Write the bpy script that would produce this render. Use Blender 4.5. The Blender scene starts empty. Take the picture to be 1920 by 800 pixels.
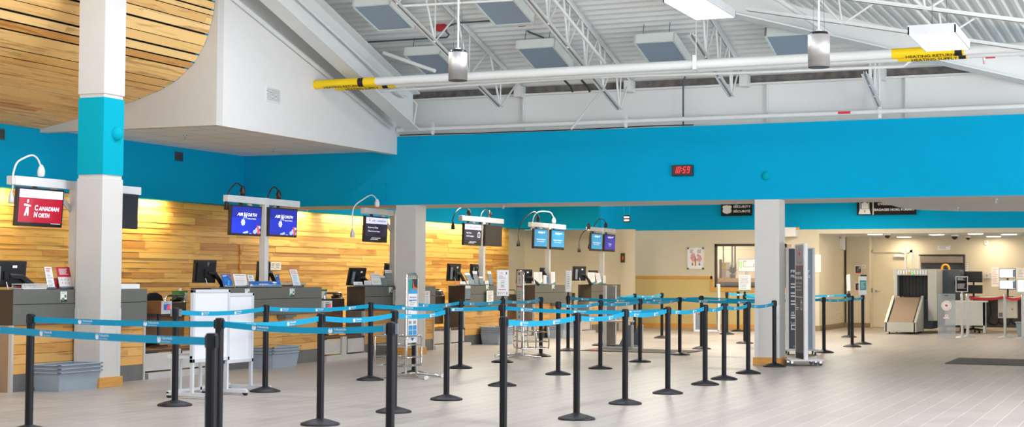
import bpy, math, random
from mathutils import Matrix, Vector
random.seed(7)
C = bpy.context.scene.collection
PI = math.pi
WORLD, WIN, WIN2, WIN3, ROOM, POT, EXPO = .9, 2200, 150, 230, 2.9, 16, -.25
HALL_FILL = 90
UPLIGHT = 6.
COVE = ((9, 16.9, 34), (18.6, 20.6, 36), (23.6, 25.2, 26), (25.9, 34.6, 15))
R = math.radians

# ------------------------------------------------------------------ materials
def lin(h):
    h = h.lstrip('#')
    v = [int(h[i:i+2], 16) / 255 for i in (0, 2, 4)]
    return tuple(((c / 12.92) if c <= .04045 else ((c + .055) / 1.055) ** 2.4) for c in v) + (1,)
MT = {}
def mat(name, col, rough=.5, metal=0., var=.05, scale=6., emit=0., bump=0., stretch=None, spec=.5, alpha=1., trans=0.):
    m = bpy.data.materials.new(name); m.use_nodes = True
    nt = m.node_tree; b = nt.nodes['Principled BSDF']
    c = lin(col)
    b.inputs['Roughness'].default_value = rough
    b.inputs['Metallic'].default_value = metal
    b.inputs['Specular IOR Level'].default_value = spec
    tc = nt.nodes.new('ShaderNodeTexCoord'); nz = nt.nodes.new('ShaderNodeTexNoise')
    nz.inputs['Scale'].default_value = scale; nz.inputs['Detail'].default_value = 4
    if stretch:
        mp = nt.nodes.new('ShaderNodeMapping'); mp.inputs['Scale'].default_value = stretch
        nt.links.new(tc.outputs['Object'], mp.inputs['Vector']); nt.links.new(mp.outputs['Vector'], nz.inputs['Vector'])
    else:
        nt.links.new(tc.outputs['Object'], nz.inputs['Vector'])
    rp = nt.nodes.new('ShaderNodeValToRGB')
    rp.color_ramp.elements[0].position = .3; rp.color_ramp.elements[1].position = .7
    rp.color_ramp.elements[0].color = tuple(max(0, x * (1 - var)) for x in c[:3]) + (1,)
    rp.color_ramp.elements[1].color = tuple(min(1, x * (1 + var)) for x in c[:3]) + (1,)
    nt.links.new(nz.outputs['Fac'], rp.inputs['Fac'])
    nt.links.new(rp.outputs['Color'], b.inputs['Base Color'])
    if emit:
        nt.links.new(rp.outputs['Color'], b.inputs['Emission Color']); b.inputs['Emission Strength'].default_value = emit
    if bump:
        bp = nt.nodes.new('ShaderNodeBump'); bp.inputs['Strength'].default_value = bump; bp.inputs['Distance'].default_value = .01
        nt.links.new(nz.outputs['Fac'], bp.inputs['Height']); nt.links.new(bp.outputs['Normal'], b.inputs['Normal'])
    if trans:
        b.inputs['Transmission Weight'].default_value = trans
    if alpha < 1: b.inputs['Alpha'].default_value = alpha
    MT[name] = m
    return m

def wood(name, cols, rough=.45, stretch=(9, .7, 9)):
    """boards: every mesh island takes its own tone, with grain running along Y"""
    m = bpy.data.materials.new(name); m.use_nodes = True
    nt = m.node_tree; b = nt.nodes['Principled BSDF']; b.inputs['Roughness'].default_value = rough
    g = nt.nodes.new('ShaderNodeNewGeometry'); tc = nt.nodes.new('ShaderNodeTexCoord')
    mp = nt.nodes.new('ShaderNodeMapping'); mp.inputs['Scale'].default_value = stretch
    ad = nt.nodes.new('ShaderNodeVectorMath'); ad.operation = 'ADD'
    mu = nt.nodes.new('ShaderNodeMath'); mu.operation = 'MULTIPLY'; mu.inputs[1].default_value = 37.
    nt.links.new(g.outputs['Random Per Island'], mu.inputs[0])
    nt.links.new(tc.outputs['Object'], mp.inputs['Vector']); nt.links.new(mp.outputs['Vector'], ad.inputs[0]); nt.links.new(mu.outputs[0], ad.inputs[1])
    nz = nt.nodes.new('ShaderNodeTexNoise'); nz.inputs['Scale'].default_value = 1.5; nz.inputs['Detail'].default_value = 4; nz.inputs['Distortion'].default_value = .9
    nt.links.new(ad.outputs[0], nz.inputs['Vector'])
    r1 = nt.nodes.new('ShaderNodeValToRGB'); e = r1.color_ramp.elements
    e[0].position = 0; e[0].color = lin(cols[0]); e[1].position = 1; e[1].color = lin(cols[-1])
    for i, cc in enumerate(cols[1:-1]):
        k = r1.color_ramp.elements.new((i + 1) / (len(cols) - 1)); k.color = lin(cc)
    nt.links.new(g.outputs['Random Per Island'], r1.inputs['Fac'])
    r2 = nt.nodes.new('ShaderNodeValToRGB'); r2.color_ramp.elements[0].position = .34; r2.color_ramp.elements[1].position = .47
    r2.color_ramp.elements[0].color = (.46, .31, .19, 1); r2.color_ramp.elements[1].color = (1, 1, 1, 1)
    nt.links.new(nz.outputs['Fac'], r2.inputs['Fac'])
    mx = nt.nodes.new('ShaderNodeMix'); mx.data_type = 'RGBA'; mx.blend_type = 'MULTIPLY'; mx.inputs['Factor'].default_value = .6
    nt.links.new(r1.outputs['Color'], mx.inputs['A']); nt.links.new(r2.outputs['Color'], mx.inputs['B'])
    nt.links.new(mx.outputs['Result'], b.inputs['Base Color'])
    MT[name] = m

def tiles(name, c1, c2, cm, w, h, mortar, rough, swap=True, noise=.0):
    m = bpy.data.materials.new(name); m.use_nodes = True
    nt = m.node_tree; b = nt.nodes['Principled BSDF']
    tc = nt.nodes.new('ShaderNodeTexCoord'); sp = nt.nodes.new('ShaderNodeSeparateXYZ'); cb = nt.nodes.new('ShaderNodeCombineXYZ')
    nt.links.new(tc.outputs['Object'], sp.inputs[0])
    nt.links.new(sp.outputs['Y' if swap else 'X'], cb.inputs['X']); nt.links.new(sp.outputs['X' if swap else 'Y'], cb.inputs['Y'])
    br = nt.nodes.new('ShaderNodeTexBrick'); br.offset = .5 if swap else 0
    br.inputs['Color1'].default_value = lin(c1); br.inputs['Color2'].default_value = lin(c2); br.inputs['Mortar'].default_value = lin(cm)
    br.inputs['Scale'].default_value = 1; br.inputs['Brick Width'].default_value = w; br.inputs['Row Height'].default_value = h
    br.inputs['Mortar Size'].default_value = mortar; br.inputs['Mortar Smooth'].default_value = .1
    nt.links.new(cb.outputs[0], br.inputs['Vector'])
    nz = nt.nodes.new('ShaderNodeTexNoise'); nz.inputs['Scale'].default_value = 3.; nz.inputs['Detail'].default_value = 6
    nt.links.new(tc.outputs['Object'], nz.inputs['Vector'])
    rp = nt.nodes.new('ShaderNodeValToRGB'); rp.color_ramp.elements[0].position = .3; rp.color_ramp.elements[1].position = .7
    rp.color_ramp.elements[0].color = (1 - noise,) * 3 + (1,); rp.color_ramp.elements[1].color = (1, 1, 1, 1)
    nt.links.new(nz.outputs['Fac'], rp.inputs['Fac'])
    mx = nt.nodes.new('ShaderNodeMix'); mx.data_type = 'RGBA'; mx.blend_type = 'MULTIPLY'; mx.inputs['Factor'].default_value = 1
    nt.links.new(br.outputs['Color'], mx.inputs['A']); nt.links.new(rp.outputs['Color'], mx.inputs['B'])
    nt.links.new(mx.outputs['Result'], b.inputs['Base Color'])
    mr = nt.nodes.new('ShaderNodeMapRange'); mr.inputs['To Min'].default_value = rough - .06; mr.inputs['To Max'].default_value = rough + .1
    nt.links.new(nz.outputs['Fac'], mr.inputs['Value']); nt.links.new(mr.outputs[0], b.inputs['Roughness'])
    b.inputs['Specular IOR Level'].default_value = .5
    MT[name] = m

mat('clock_face', '#3a0410', .3, var=0, emit=.3); mat('led_lime', '#9cf020', .4, var=0, emit=.8); mat('print_pink', '#e88f94', .7, var=.1); mat('plant_dark', '#4a4330', .7, var=.3)
mat('closure_shaded', '#6f6b67', .9, var=.35, scale=9)
mat('white_paint', '#e2e1de', .6, var=.015)
mat('roof_white', '#dfe2e0', .55, var=.02, scale=2)
mat('grey_paint', '#cfcdc8', .6, var=.015)
mat('column_paint', '#d2d0ca', .55, var=.015)
mat('blue_paint', '#00a3d0', .8, spec=.1, var=.015, scale=2)
mat('cyan_paint', '#00a5bb', .75, spec=.1, var=.015)
mat('beige_paint', '#d6ccb2', .6, var=.02, scale=2)
mat('tan_paint', '#d3bd83', .6, var=.03, scale=2)
mat('wainscot', '#d3bb7a', .6, var=.05, scale=1)
mat('trim_wood', '#d49a4a', .5, var=.1, scale=5, stretch=(1, 1, 6))
mat('base_brown', '#8e7a5e', .6)
tiles('soffit_tile', '#ebf4ff', '#e5eefa', '#a8b8c6', .61, .61, .008, .8, False)
tiles('floor_tile', '#aba298', '#a2998f', '#cfc8c0', 1.2, .203, .0038, .37, True, .14)
wood('wall_wood', ['#cd8f3a', '#e4b054', '#e8b85a', '#edc066', '#e0a84a', '#bd8034', '#eaba60', '#e4b052'], .5)
wood('slat_wood', ['#d79a50', '#ecbe74', '#f0c67e', '#f4cd8a', '#e2b064', '#f1c880', '#f2ca82', '#edc278'], .5)
wood('panel_wood', ['#c98f45', '#d6a157', '#dcaa62'], .5)
mat('black_gap', '#0c0b0b', .9, var=0)
mat('counter_dark', '#646660', .42, var=.05, scale=12)
mat('counter_side', '#3d342b', .42, var=.05)
mat('desk_brown', '#6b4a2a', .5, var=.1)
mat('kick_grey', '#6c6b69', .4, metal=.2, var=.08)
mat('steel', '#cfcdc9', .34, metal=.45, var=.06, scale=3)
mat('steel_side', '#a89a8a', .34, metal=.75, var=.12, scale=2)
mat('brushed', '#cfcfce', .48, metal=.8, var=.05, stretch=(1, 1, 30))
mat('chrome', '#d8d5d2', .14, metal=1, var=.02)
mat('alu', '#dcdcda', .4, metal=.25, var=.05, scale=4)
mat('alu_paper', '#e8e7e6', .6, var=.03)
mat('charcoal', '#0e0f16', .42, spec=.35, var=.06)
mat('charcoal_base', '#131319', .5, var=.06)
mat('clip_grey', '#77828c', .35, var=.03)
mat('belt_blue', '#009ec8', .6, spec=.3, var=.03)
mat('white_print', '#f4f8fa', .5, var=0)
mat('black_plastic', '#151417', .35, var=.05)
mat('black_matte', '#0e0e10', .7, var=.05)
mat('white_plastic', '#eceae6', .4, var=.02)
mat('paper', '#f3f2f0', .6, var=.01)
mat('print_grey', '#9aa0a6', .6, var=0)
mat('print_dark', '#2b2f36', .6, var=0)
mat('print_red', '#d3283a', .6, var=0)
mat('print_blue', '#1565b8', .6, var=.15, scale=20)
mat('print_sky', '#35a4e0', .6, var=.1, scale=20)
mat('print_teal', '#2f9d97', .6, var=0)
mat('print_orange', '#e0662c', .6, var=0)
mat('print_green', '#4a8f3a', .6, var=.2, scale=40)
mat('print_slate', '#69808d', .6, var=.05)
mat('print_yellow', '#f2d02a', .6, var=0)
mat('print_skin', '#d9a8a0', .7, var=.3, scale=30)
mat('yellow_band', '#f5cf00', .45, var=.02)
mat('grey_tub', '#9daab6', .5, var=.04)
mat('white_board', '#eceef2', .35, var=.01)
mat('white_frame', '#d3d6da', .4, var=.02)
mat('panel_blue', '#94a5b5', .8, var=.09, scale=60)
mat('panel_frame', '#dfe6e0', .55, var=.02)
mat('lamp_white', '#ffffff', .5, var=0, emit=6)
mat('pot_lamp', '#fff6e8', .5, var=0, emit=9)
mat('office_glow', '#fff1d8', .5, var=0, emit=1.2)
mat('conduit', '#4d5a66', .45, metal=.4)
mat('red_box', '#b0242c', .5)
mat('black_sign', '#0b0b0d', .6, spec=.3, var=.03)
mat('mat_black', '#4a4847', .9, var=.1, scale=40)
mat('mat_brown', '#4f4945', .9, var=.1, scale=40)
mat('chair_black', '#121113', .7)
mat('xray_grey', '#b3b4ab', .4, metal=.3, var=.03)
mat('xray_belt', '#8b7662', .8, var=.1, scale=30)
mat('xray_dark', '#0c0e14', .3)
mat('xray_blue', '#2f6aa8', .4)
mat('cabinet_dark', '#434a55', .5)
mat('pedestal', '#bfc3bf', .5)
mat('shutter', '#8d8175', .35, metal=.6)
mat('box_cream', '#d8d3c4', .5)
mat('acrylic', '#b9c0c8', .08, var=.02, alpha=.42)
mat('glass', '#ffffff', .02, var=0, alpha=.12)
mat('red_belt', '#c9202f', .55)
mat('warn_orange', '#e8a000', .5)
mat('led_red', '#ff2a2a', .4, var=0, emit=1.6)
mat('led_green', '#35ff40', .4, var=0, emit=1.5)
mat('dark_smoked', '#6f6862', .25, metal=.3, var=.06)
mat('cardboard', '#7a5130', .7, var=.1)
def screen(name, col, e=.9, var=.04, scale=3): mat(name, col, .25, var=var, scale=scale, emit=e)
screen('scr_black', '#0b0c10', 0.0)
screen('scr_brown', '#2a2019', .05)
screen('scr_red', '#a8102c', .55)
screen('scr_lilac', '#d9dcff', .75)
screen('scr_blue', '#0b2bc8', .6, .25, 2)
screen('scr_deep', '#0b1c9c', .6, .15, 2)
screen('scr_cloud', '#b9c6f2', .6)
screen('scr_navy', '#26243c', .5)
screen('scr_teal', '#2f8fc0', .65, .12, 4)
screen('scr_violet', '#2a2aa8', .6)
screen('scr_white', '#f2f4f6', .75)
screen('scr_orange', '#e0552a', .6)
screen('scr_leafred', '#d0182a', .6)
screen('scr_text', '#eef0ff', .85, 0)

# ------------------------------------------------------------------ mesh builder
_TX = {}
def text_geo(s, bold, shear):
    k = (s, bold, shear)
    if k in _TX: return _TX[k]
    cu = bpy.data.curves.new('t', 'FONT'); cu.body = s; cu.size = 1; cu.align_x = 'LEFT'; cu.offset = bold; cu.shear = shear; cu.resolution_u = 2
    o = bpy.data.objects.new('t', cu); C.objects.link(o)
    dg = bpy.context.evaluated_depsgraph_get(); me = bpy.data.meshes.new_from_object(o.evaluated_get(dg))
    v = [tuple(p.co) for p in me.vertices]; f = [tuple(p.vertices) for p in me.polygons]
    bpy.data.objects.remove(o); bpy.data.curves.remove(cu); bpy.data.meshes.remove(me)
    w = (min(p[0] for p in v), max(p[0] for p in v)) if v else (0, 1)
    _TX[k] = (v, f, w)
    return _TX[k]

class MB:
    def __init__(s): s.v = []; s.f = []; s.mi = []; s.sm = []; s.mats = []
    def idx(s, m):
        if m not in s.mats: s.mats.append(m)
        return s.mats.index(m)
    def add(s, vs, fs, m, smooth=False, M=None):
        o = len(s.v); i = s.idx(m)
        for p in vs:
            p = Vector(p)
            s.v.append(tuple(M @ p) if M else tuple(p))
        for f in fs:
            s.f.append(tuple(o + k for k in f)); s.mi.append(i); s.sm.append(smooth)
        return s
    def box(s, x0, x1, y0, y1, z0, z1, m, M=None, bot=1., top=1.):
        cx, cy = (x0 + x1) / 2, (y0 + y1) / 2
        def q(x, y, z, k): return (cx + (x - cx) * k, cy + (y - cy) * k, z)
        vs = [q(x0, y0, z0, bot), q(x1, y0, z0, bot), q(x1, y1, z0, bot), q(x0, y1, z0, bot),
              q(x0, y0, z1, top), q(x1, y0, z1, top), q(x1, y1, z1, top), q(x0, y1, z1, top)]
        return s.add(vs, [(3, 2, 1, 0), (4, 5, 6, 7), (0, 1, 5, 4), (1, 2, 6, 5), (2, 3, 7, 6), (3, 0, 4, 7)], m, M=M)
    def cyl(s, a, b, r, m, n=14, r2=None, M=None):
        a = Vector(a); b = Vector(b); r2 = r if r2 is None else r2
        d = (b - a).normalized(); u = d.orthogonal().normalized(); w = d.cross(u)
        vs = []
        for p, q in ((a, r), (b, r2)):
            for k in range(n):
                t = 2 * PI * k / n; vs.append(p + (u * math.cos(t) + w * math.sin(t)) * q)
        s.add(vs, [(k, (k + 1) % n, n + (k + 1) % n, n + k) for k in range(n)], m, True, M)
        s.add(vs[:n], [tuple(reversed(range(n)))], m, False, M); s.add(vs[n:], [tuple(range(n))], m, False, M)
        return s
    def tube(s, pts, r, m, n=8, M=None, sub=0):
        P = [Vector(p) for p in pts]
        if sub:
            Q = []
            for i in range(len(P) - 1):
                p0 = P[max(i - 1, 0)]; p1 = P[i]; p2 = P[i + 1]; p3 = P[min(i + 2, len(P) - 1)]
                for k in range(sub):
                    t = k / sub
                    Q.append(.5 * ((2 * p1) + (p2 - p0) * t + (2 * p0 - 5 * p1 + 4 * p2 - p3) * t * t + (3 * p1 - p0 - 3 * p2 + p3) * t ** 3))
            P = Q + [P[-1]]
        vs = []; u = None
        for i, p in enumerate(P):
            d = (P[min(i + 1, len(P) - 1)] - P[max(i - 1, 0)]).normalized()
            if u is None: u = d.orthogonal().normalized()
            u = (u - d * u.dot(d)).normalized(); w = d.cross(u)
            rr = r[i] if isinstance(r, (list, tuple)) else r
            for k in range(n):
                t = 2 * PI * k / n; vs.append(p + (u * math.cos(t) + w * math.sin(t)) * rr)
        fs = [(i * n + k, i * n + (k + 1) % n, (i + 1) * n + (k + 1) % n, (i + 1) * n + k) for i in range(len(P) - 1) for k in range(n)]
        s.add(vs, fs, m, True, M); L = len(vs)
        s.add(vs[:n], [tuple(reversed(range(n)))], m, False, M); s.add(vs[L - n:], [tuple(range(n))], m, False, M)
        return s
    def lathe(s, prof, m, n=24, M=None, smooth=True):
        vs = [(r * math.cos(2 * PI * k / n), r * math.sin(2 * PI * k / n), z) for r, z in prof for k in range(n)]
        fs = [(i * n + k, i * n + (k + 1) % n, (i + 1) * n + (k + 1) % n, (i + 1) * n + k) for i in range(len(prof) - 1) for k in range(n)]
        s.add(vs, fs, m, smooth, M)
        s.add(vs[:n], [tuple(reversed(range(n)))], m, False, M); s.add(vs[-n:], [tuple(range(n))], m, False, M)
        return s
    def prism(s, poly, f, d0, d1, m, M=None):
        """poly of 2-D points lifted by f(a, b, d)"""
        n = len(poly); vs = [f(a, b, d0) for a, b in poly] + [f(a, b, d1) for a, b in poly]
        s.add(vs, [tuple(range(n)), tuple(reversed(range(n, 2 * n)))] + [((k + 1) % n, k, n + k, n + (k + 1) % n) for k in range(n)], m, False, M)
        return s
    def text(s, t, u, v, size, m, M, align='L', bold=0., shear=0., sx=1., w=None):
        vs, fs, (a, b) = text_geo(t, bold, shear)
        if w: sx = w / ((b - a) * size)
        o = {'L': -a, 'C': -(a + b) / 2, 'R': -b}[align]
        return s.add([(u + (p[0] + o) * size * sx, v + p[1] * size, 0) for p in vs], fs, m, False, M)
    def build(s, name, parent=None, bevel=0., loc=None):
        me = bpy.data.meshes.new(name); me.from_pydata(s.v, [], s.f)
        for m in s.mats: me.materials.append(MT[m])
        me.polygons.foreach_set('material_index', s.mi); me.polygons.foreach_set('use_smooth', s.sm); me.update()
        o = bpy.data.objects.new(name, me); C.objects.link(o)
        if parent: o.parent = parent
        if loc: o.location = loc
        if bevel:
            b = o.modifiers.new('edge', 'BEVEL'); b.width = bevel; b.segments = 2; b.limit_method = 'ANGLE'; b.angle_limit = R(40)
        return o

def tag(o, label, cat, group=None):
    o['label'] = label; o['category'] = cat
    if group: o['group'] = group
    return o
def thing(name, label, cat, loc=(0, 0, 0), rz=0, group=None):
    o = bpy.data.objects.new(name, None); C.objects.link(o); o.empty_display_size = .1
    o.location = loc; o.rotation_euler = (0, 0, rz)
    return tag(o, label, cat, group)
def struct(o, label, cat='structure'):
    o['kind'] = 'structure'; o['label'] = label; o['category'] = cat
    return o
def dup(root, loc, rz=None, label=None):
    r = root.copy(); C.objects.link(r); r.location = loc
    if rz is not None: r.rotation_euler = (0, 0, rz)
    if label: r['label'] = label
    for ch in list(root.children):
        c = ch.copy(); C.objects.link(c); c.parent = r
        for g in ch.children:
            d = g.copy(); C.objects.link(d); d.parent = c
    return r
def face(origin, right, up):
    """matrix of a flat face: x right, y up, z out towards the reader"""
    r = Vector(right).normalized(); u = Vector(up).normalized(); n = r.cross(u)
    return Matrix(((r.x, u.x, n.x, origin[0]), (r.y, u.y, n.y, origin[1]), (r.z, u.z, n.z, origin[2]), (0, 0, 0, 1)))
def lift(M, k=1): return M @ Matrix.Translation((0, 0, .0012 * k))
def rect(mb, M, u0, v0, u1, v1, m, k=1, d=.0):
    mb.add([(u0, v0, 0), (u1, v0, 0), (u1, v1, 0), (u0, v1, 0)], [(0, 1, 2, 3)], m, M=lift(M, k))
def poly(mb, M, pts, m, k=2):
    mb.add([(a, b, 0) for a, b in pts], [tuple(range(len(pts)))], m, M=lift(M, k))
def lines(mb, M, u0, v0, u1, v1, n, m, k=2, fill=.45, seed=1):
    """rows of thin bars: print too small to read"""
    rnd = random.Random(seed); h = (v1 - v0) / n
    for i in range(n):
        e = u1 - (u1 - u0) * rnd.uniform(0, .4)
        rect(mb, M, u0, v1 - (i + 1) * h + h * (1 - fill), e, v1 - i * h, m, k)
LEAF = [(0, 1), (.16, .66), (.36, .76), (.27, .3), (.5, .56), (.57, .43), (.85, .47), (.74, .17), (.86, .08), (.44, -.28), (.5, -.45), (.06, -.38), (.06, -.85), (-.06, -.85), (-.06, -.38), (-.5, -.45), (-.44, -.28), (-.86, .08), (-.74, .17), (-.85, .47), (-.57, .43), (-.5, .56), (-.27, .3), (-.36, .76), (-.16, .66)]
def leaf(mb, M, u, v, s, m, k=3, ring=True):
    # triangles about the centre keep the concave outline
    pts = [(u, v)] + [(u + a * s * .6, v + b * s * .6) for a, b in LEAF]
    n = len(LEAF)
    mb.add([(a, b, 0) for a, b in pts], [(0, 1 + (i + 1) % n, 1 + i) for i in range(n)], m, M=lift(M, k))
    if ring:
        rg = [(u + math.cos(t) * s * q, v + math.sin(t) * s * q) for q in (1., .86) for t in [R(-80 + i * 20) for i in range(18)]]
        mb.add([(a, b, 0) for a, b in rg], [(i, i + 1, 19 + i, 18 + i) for i in range(17)], m, M=lift(M, k))

# ------------------------------------------------------------------ the hall
HY = 22.6                      # front of the blue bulkhead wall that crosses the hall
WX = -15.09                    # left wall
deck = lambda y: 4.52 + .3 * (22.9 - y)
hipx = lambda y: -1.8 - (22.6 - y) * 1.3957

m = MB(); m.box(-16.5, 5, -2, 42, -.12, 0, 'floor_tile')
struct(m.build('floor'), 'pale grey plank-tiled hall floor with thin light joints', 'floor')

# left wall: blue above, boarded recess below
m = MB()
m.box(WX - .25, WX, 9, 36.2, 2.57, 6.5, 'blue_paint')
m.box(WX - .4, WX - .3, 9, 36.2, 0, 2.75, 'beige_paint')
wl = struct(m.build('wall_left'), 'left blue wall above the timber boarding behind the check-in desks', 'wall')
m = MB(); z = 0.; rnd = random.Random(3)
while z < 2.62:
    h = rnd.choice((.07, .07, .095, .095, .12)); y = 9 - rnd.random() * 1.5
    while y < 35.05:
        L = rnd.uniform(.7, 2.6); y1 = min(y + L, 35.05)
        t = rnd.uniform(.002, .012)
        x0, x1 = WX - .3, WX - .27 + t
        m.add([(x0, y, z), (x1, y, z), (x1, y1, z), (x0, y1, z), (x0, y, z + h - .003), (x1 - .004, y, z + h - .003), (x1 - .004, y1, z + h - .003), (x0, y1, z + h - .003)],
              [(3, 2, 1, 0), (4, 5, 6, 7), (0, 1, 5, 4), (1, 2, 6, 5), (2, 3, 7, 6), (3, 0, 4, 7)], 'wall_wood')
        y = y1 + .001
    z += h
m.build('timber_boarding', wl)
m = MB(); m.box(WX - .27, WX - .24, 22.873, 22.913, 0, 1.9, 'wall_wood'); m.build('cover_strip', wl)
m = MB(); m.box(WX - .26, WX - .02, 9, 36.1, 2.60, 2.62, 'white_paint'); m.build('light_cove', wl)

# blue wall across the hall
m = MB()
rear = [(-15.09, 23.8), (-12.5, 23.82), (-9, 23.93), (-6.222, 23.892), (-5.355, 23.938), (-4.589, 23.958), (-4.088, 23.971), (-4.084, 24.961), (-4.101, 25.819), (-3.94, 26.766), (-3.625, 27.253), (-3.301, 27.594), (-2.779, 27.837), (-2.267, 27.987), (4, 28.3)]
pl = [(-15.09, HY), (4, HY)] + rear[::-1]
n = len(pl)
v = [(a, b, 2.545) for a, b in pl] + [(a, b, 3.715) for a, b in pl]
m.add(v, [tuple(range(n))[::-1]], 'grey_paint'); m.add(v, [tuple(range(n, 2 * n))], 'roof_white')
m.add(v, [(k, (k + 1) % n, n + (k + 1) % n, n + k) for k in range(n)], 'blue_paint')
wm = struct(m.build('wall_middle'), 'long blue bulkhead wall crossing the hall above the openings', 'wall')
m = MB(); F = face((0, HY, 0), (1, 0, 0), (0, 0, 1))
q = (-12.482, 2.619, -12.193, 2.926)
for (a, b, c, d) in ((q[0], q[1], q[2], q[1] + .012), (q[0], q[3] - .012, q[2], q[3]), (q[0], q[1], q[0] + .012, q[3]), (q[2] - .012, q[1], q[2], q[3])):
    m.box(a, c, HY - .006, HY, b, d, 'blue_paint')
m.build('access_panel', wm)

# ceiling over the second hall
m = MB(); m.box(-15.3, 4, 23.75, 38, 3.25, 3.3, 'roof_white'); struct(m.build('ceiling'), 'flat ceiling of the hall beyond the blue bulkhead wall', 'ceiling')

# plaster bulkhead with the curved cut-out
cv = [(WX, 3.459), (-14.379, 3.589), (-13.884, 3.694), (-13.584, 3.766), (-13.416, 3.797), (-12.957, 3.929), (-12.659, 4.067), (-12.375, 4.293), (-12.2, 4.553), (-12.09, 4.86), (-12.049, 5.067), (-12.02, 5.6), (-12.0, 6.2)]
m = MB()
m.prism([(WX, 3.41), (-12.0, 3.41)] + cv[::-1], lambda a, b, d: (a, d, b), 17.27, 17.42, 'grey_paint')
m.prism([(17.42, 3.41), (22.6, 3.41), (22.6, 3.72), (23.0, 3.72), (23.0, 4.4), (17.42, 6.1)], lambda a, b, d: (d, a, b), -12.15, -12.0, 'white_paint')
struct(m.build('wall_bulkhead'), 'white plaster bulkhead with a curved cut-out under the timber ceiling', 'wall')
m = MB(); m.box(WX, -12.15, 17.42, 22.6, 3.465, 3.5, 'soffit_tile'); struct(m.build('ceiling.001'), 'small white tiled soffit under the plaster bulkhead', 'ceiling')

# timber slat ceiling following the curve
def along(cv, s):
    acc = 0
    for (a, b), (c, d) in zip(cv, cv[1:]):
        L = math.hypot(c - a, d - b)
        if acc + L >= s:
            t = (s - acc) / L; return (a + (c - a) * t, b + (d - b) * t, (c - a) / L, (d - b) / L)
        acc += L
    return None
m = MB(); s = .01; rnd = random.Random(11)
while True:
    w = rnd.choice((.06, .1, .1, .12, .15)); p = along(cv, s); q = along(cv, s + w)
    if not q: break
    nx, nz = -p[3], p[2]
    y = 9 - rnd.random() * 2
    while y < 17.26:
        y1 = min(y + rnd.uniform(2.2, 5.5), 17.265)
        P = [(p[0], p[1]), (q[0], q[1]), (q[0] + nx * .012, q[1] + nz * .012), (p[0] + nx * .012, p[1] + nz * .012)]
        m.prism(P, lambda a, b, d: (a, d, b), y, y1, 'slat_wood'); y = y1 + .001
    s += w + rnd.choice((.012, .022, .03))
cs = struct(m.build('ceiling.002'), 'curved ceiling of narrow timber slats with dark gaps, upper left', 'ceiling')
m = MB()
o = [(a - .06 * 0, b + .05) for a, b in cv]
m.add([(a, y, b) for y in (8, 17.26) for a, b in [(x - .04, zz + .03) for x, zz in cv]], [(i, i + 1, len(cv) + i + 1, len(cv) + i) for i in range(len(cv) - 1)], 'black_gap')
m.build('backing', cs)

# metal roof decks
def flutes(a, b, pitch=.152, up=.075, lo=.055, dep=.038):
    """fluted profile between a and b: list of (pos, depth)"""
    out = []; x = a
    while x < b:
        out += [(x, dep), (x + lo, dep), (x + (pitch - up), 0), (x + pitch - .02, 0)]; x += pitch
    return out
m = MB(); pr = flutes(12., 24.3); vs = []
for y, d in pr: vs += [(-12.0, y, deck(y) - d), (max(-11.9, hipx(min(y, 22.6))), y, deck(y) - d)]
m.add(vs, [(2 * i, 2 * i + 1, 2 * i + 3, 2 * i + 2) for i in range(len(pr) - 1)], 'roof_white')
struct(m.build('ceiling.003'), 'white fluted metal roof deck sloping down to the blue wall', 'ceiling')
m = MB(); pr = flutes(-9., 3., dep=.025); vs = []
for x, d in pr:
    yh = min(22.95, 22.6 + (x + 1.8) * .7165); zz = 4.93 - .206 * (min(x, -.8) + 3.59) - d
    vs += [(x, 12., zz), (x, yh, zz)]
m.add(vs, [(2 * i, 2 * i + 1, 2 * i + 3, 2 * i + 2) for i in range(len(pr) - 1)], 'roof_white')
struct(m.build('ceiling.004'), 'white fluted roof deck right of the hip beam', 'ceiling')

# steel: girder above the blue wall, edge beam, hip beam
m = MB()
m.box(-12, 4, 22.88, 22.9, 3.72, 4.36, 'roof_white'); m.box(-12, 4, 22.8, 22.98, 4.35, 4.38, 'roof_white'); m.box(-12, 4, 22.78, 23.0, 3.715, 3.735, 'roof_white')
g_ = MB(); g_.box(-12, 2, 22.86, 22.93, 4.381, 4.56, 'closure_shaded')  # dark filler whose tone also stands in for shade between girder and deck
g = tag(m.build('roof_girder'), 'long white steel girder lying above the blue wall', 'girder')
g_.build('closure_strip', g)['label'] = 'mottled dark grey filler strip, partly painted shade of the gap under the deck'
for x in (-5.613, -9.742, -3.503):
    m = MB(); m.box(x - .008, x + .008, 22.8, 22.88, 3.73, 4.36, 'roof_white'); m.build('stiffener', g)
def beam(name, label, a, b, dep, wid, up=(0, 0, 1)):
    """I-beam whose lower flange runs a -> b"""
    a = Vector(a); b = Vector(b); d = (b - a).normalized(); sd = d.cross(Vector((0, 0, 1))).normalized(); u = Vector((0, 0, 1))
    t = thing(name, label, 'beam', tuple(a))
    def plate(s0, s1, z0, z1, nm):
        mm = MB(); vs = [(b - a) * k + sd * s + u * z for k in (0, 1) for s, z in ((s0, z0), (s1, z0), (s1, z1), (s0, z1))]
        mm.add(vs, [(0, 1, 2, 3), (7, 6, 5, 4), (0, 4, 5, 1), (1, 5, 6, 2), (2, 6, 7, 3), (3, 7, 4, 0)], 'roof_white'); mm.build(nm, t)
    plate(-wid / 2, wid / 2, 0, .02, 'lower_flange'); plate(-.007, .007, .02, dep - .02, 'beam_web'); plate(-wid / 2, wid / 2, dep - .02, dep, 'upper_flange')
    return t
beam('roof_beam', 'white sloping steel beam running beside the plaster bulkhead', (-11.45, 14.0, 6.387), (-11.45, 22.1, 3.76), .62, .28)
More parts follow.
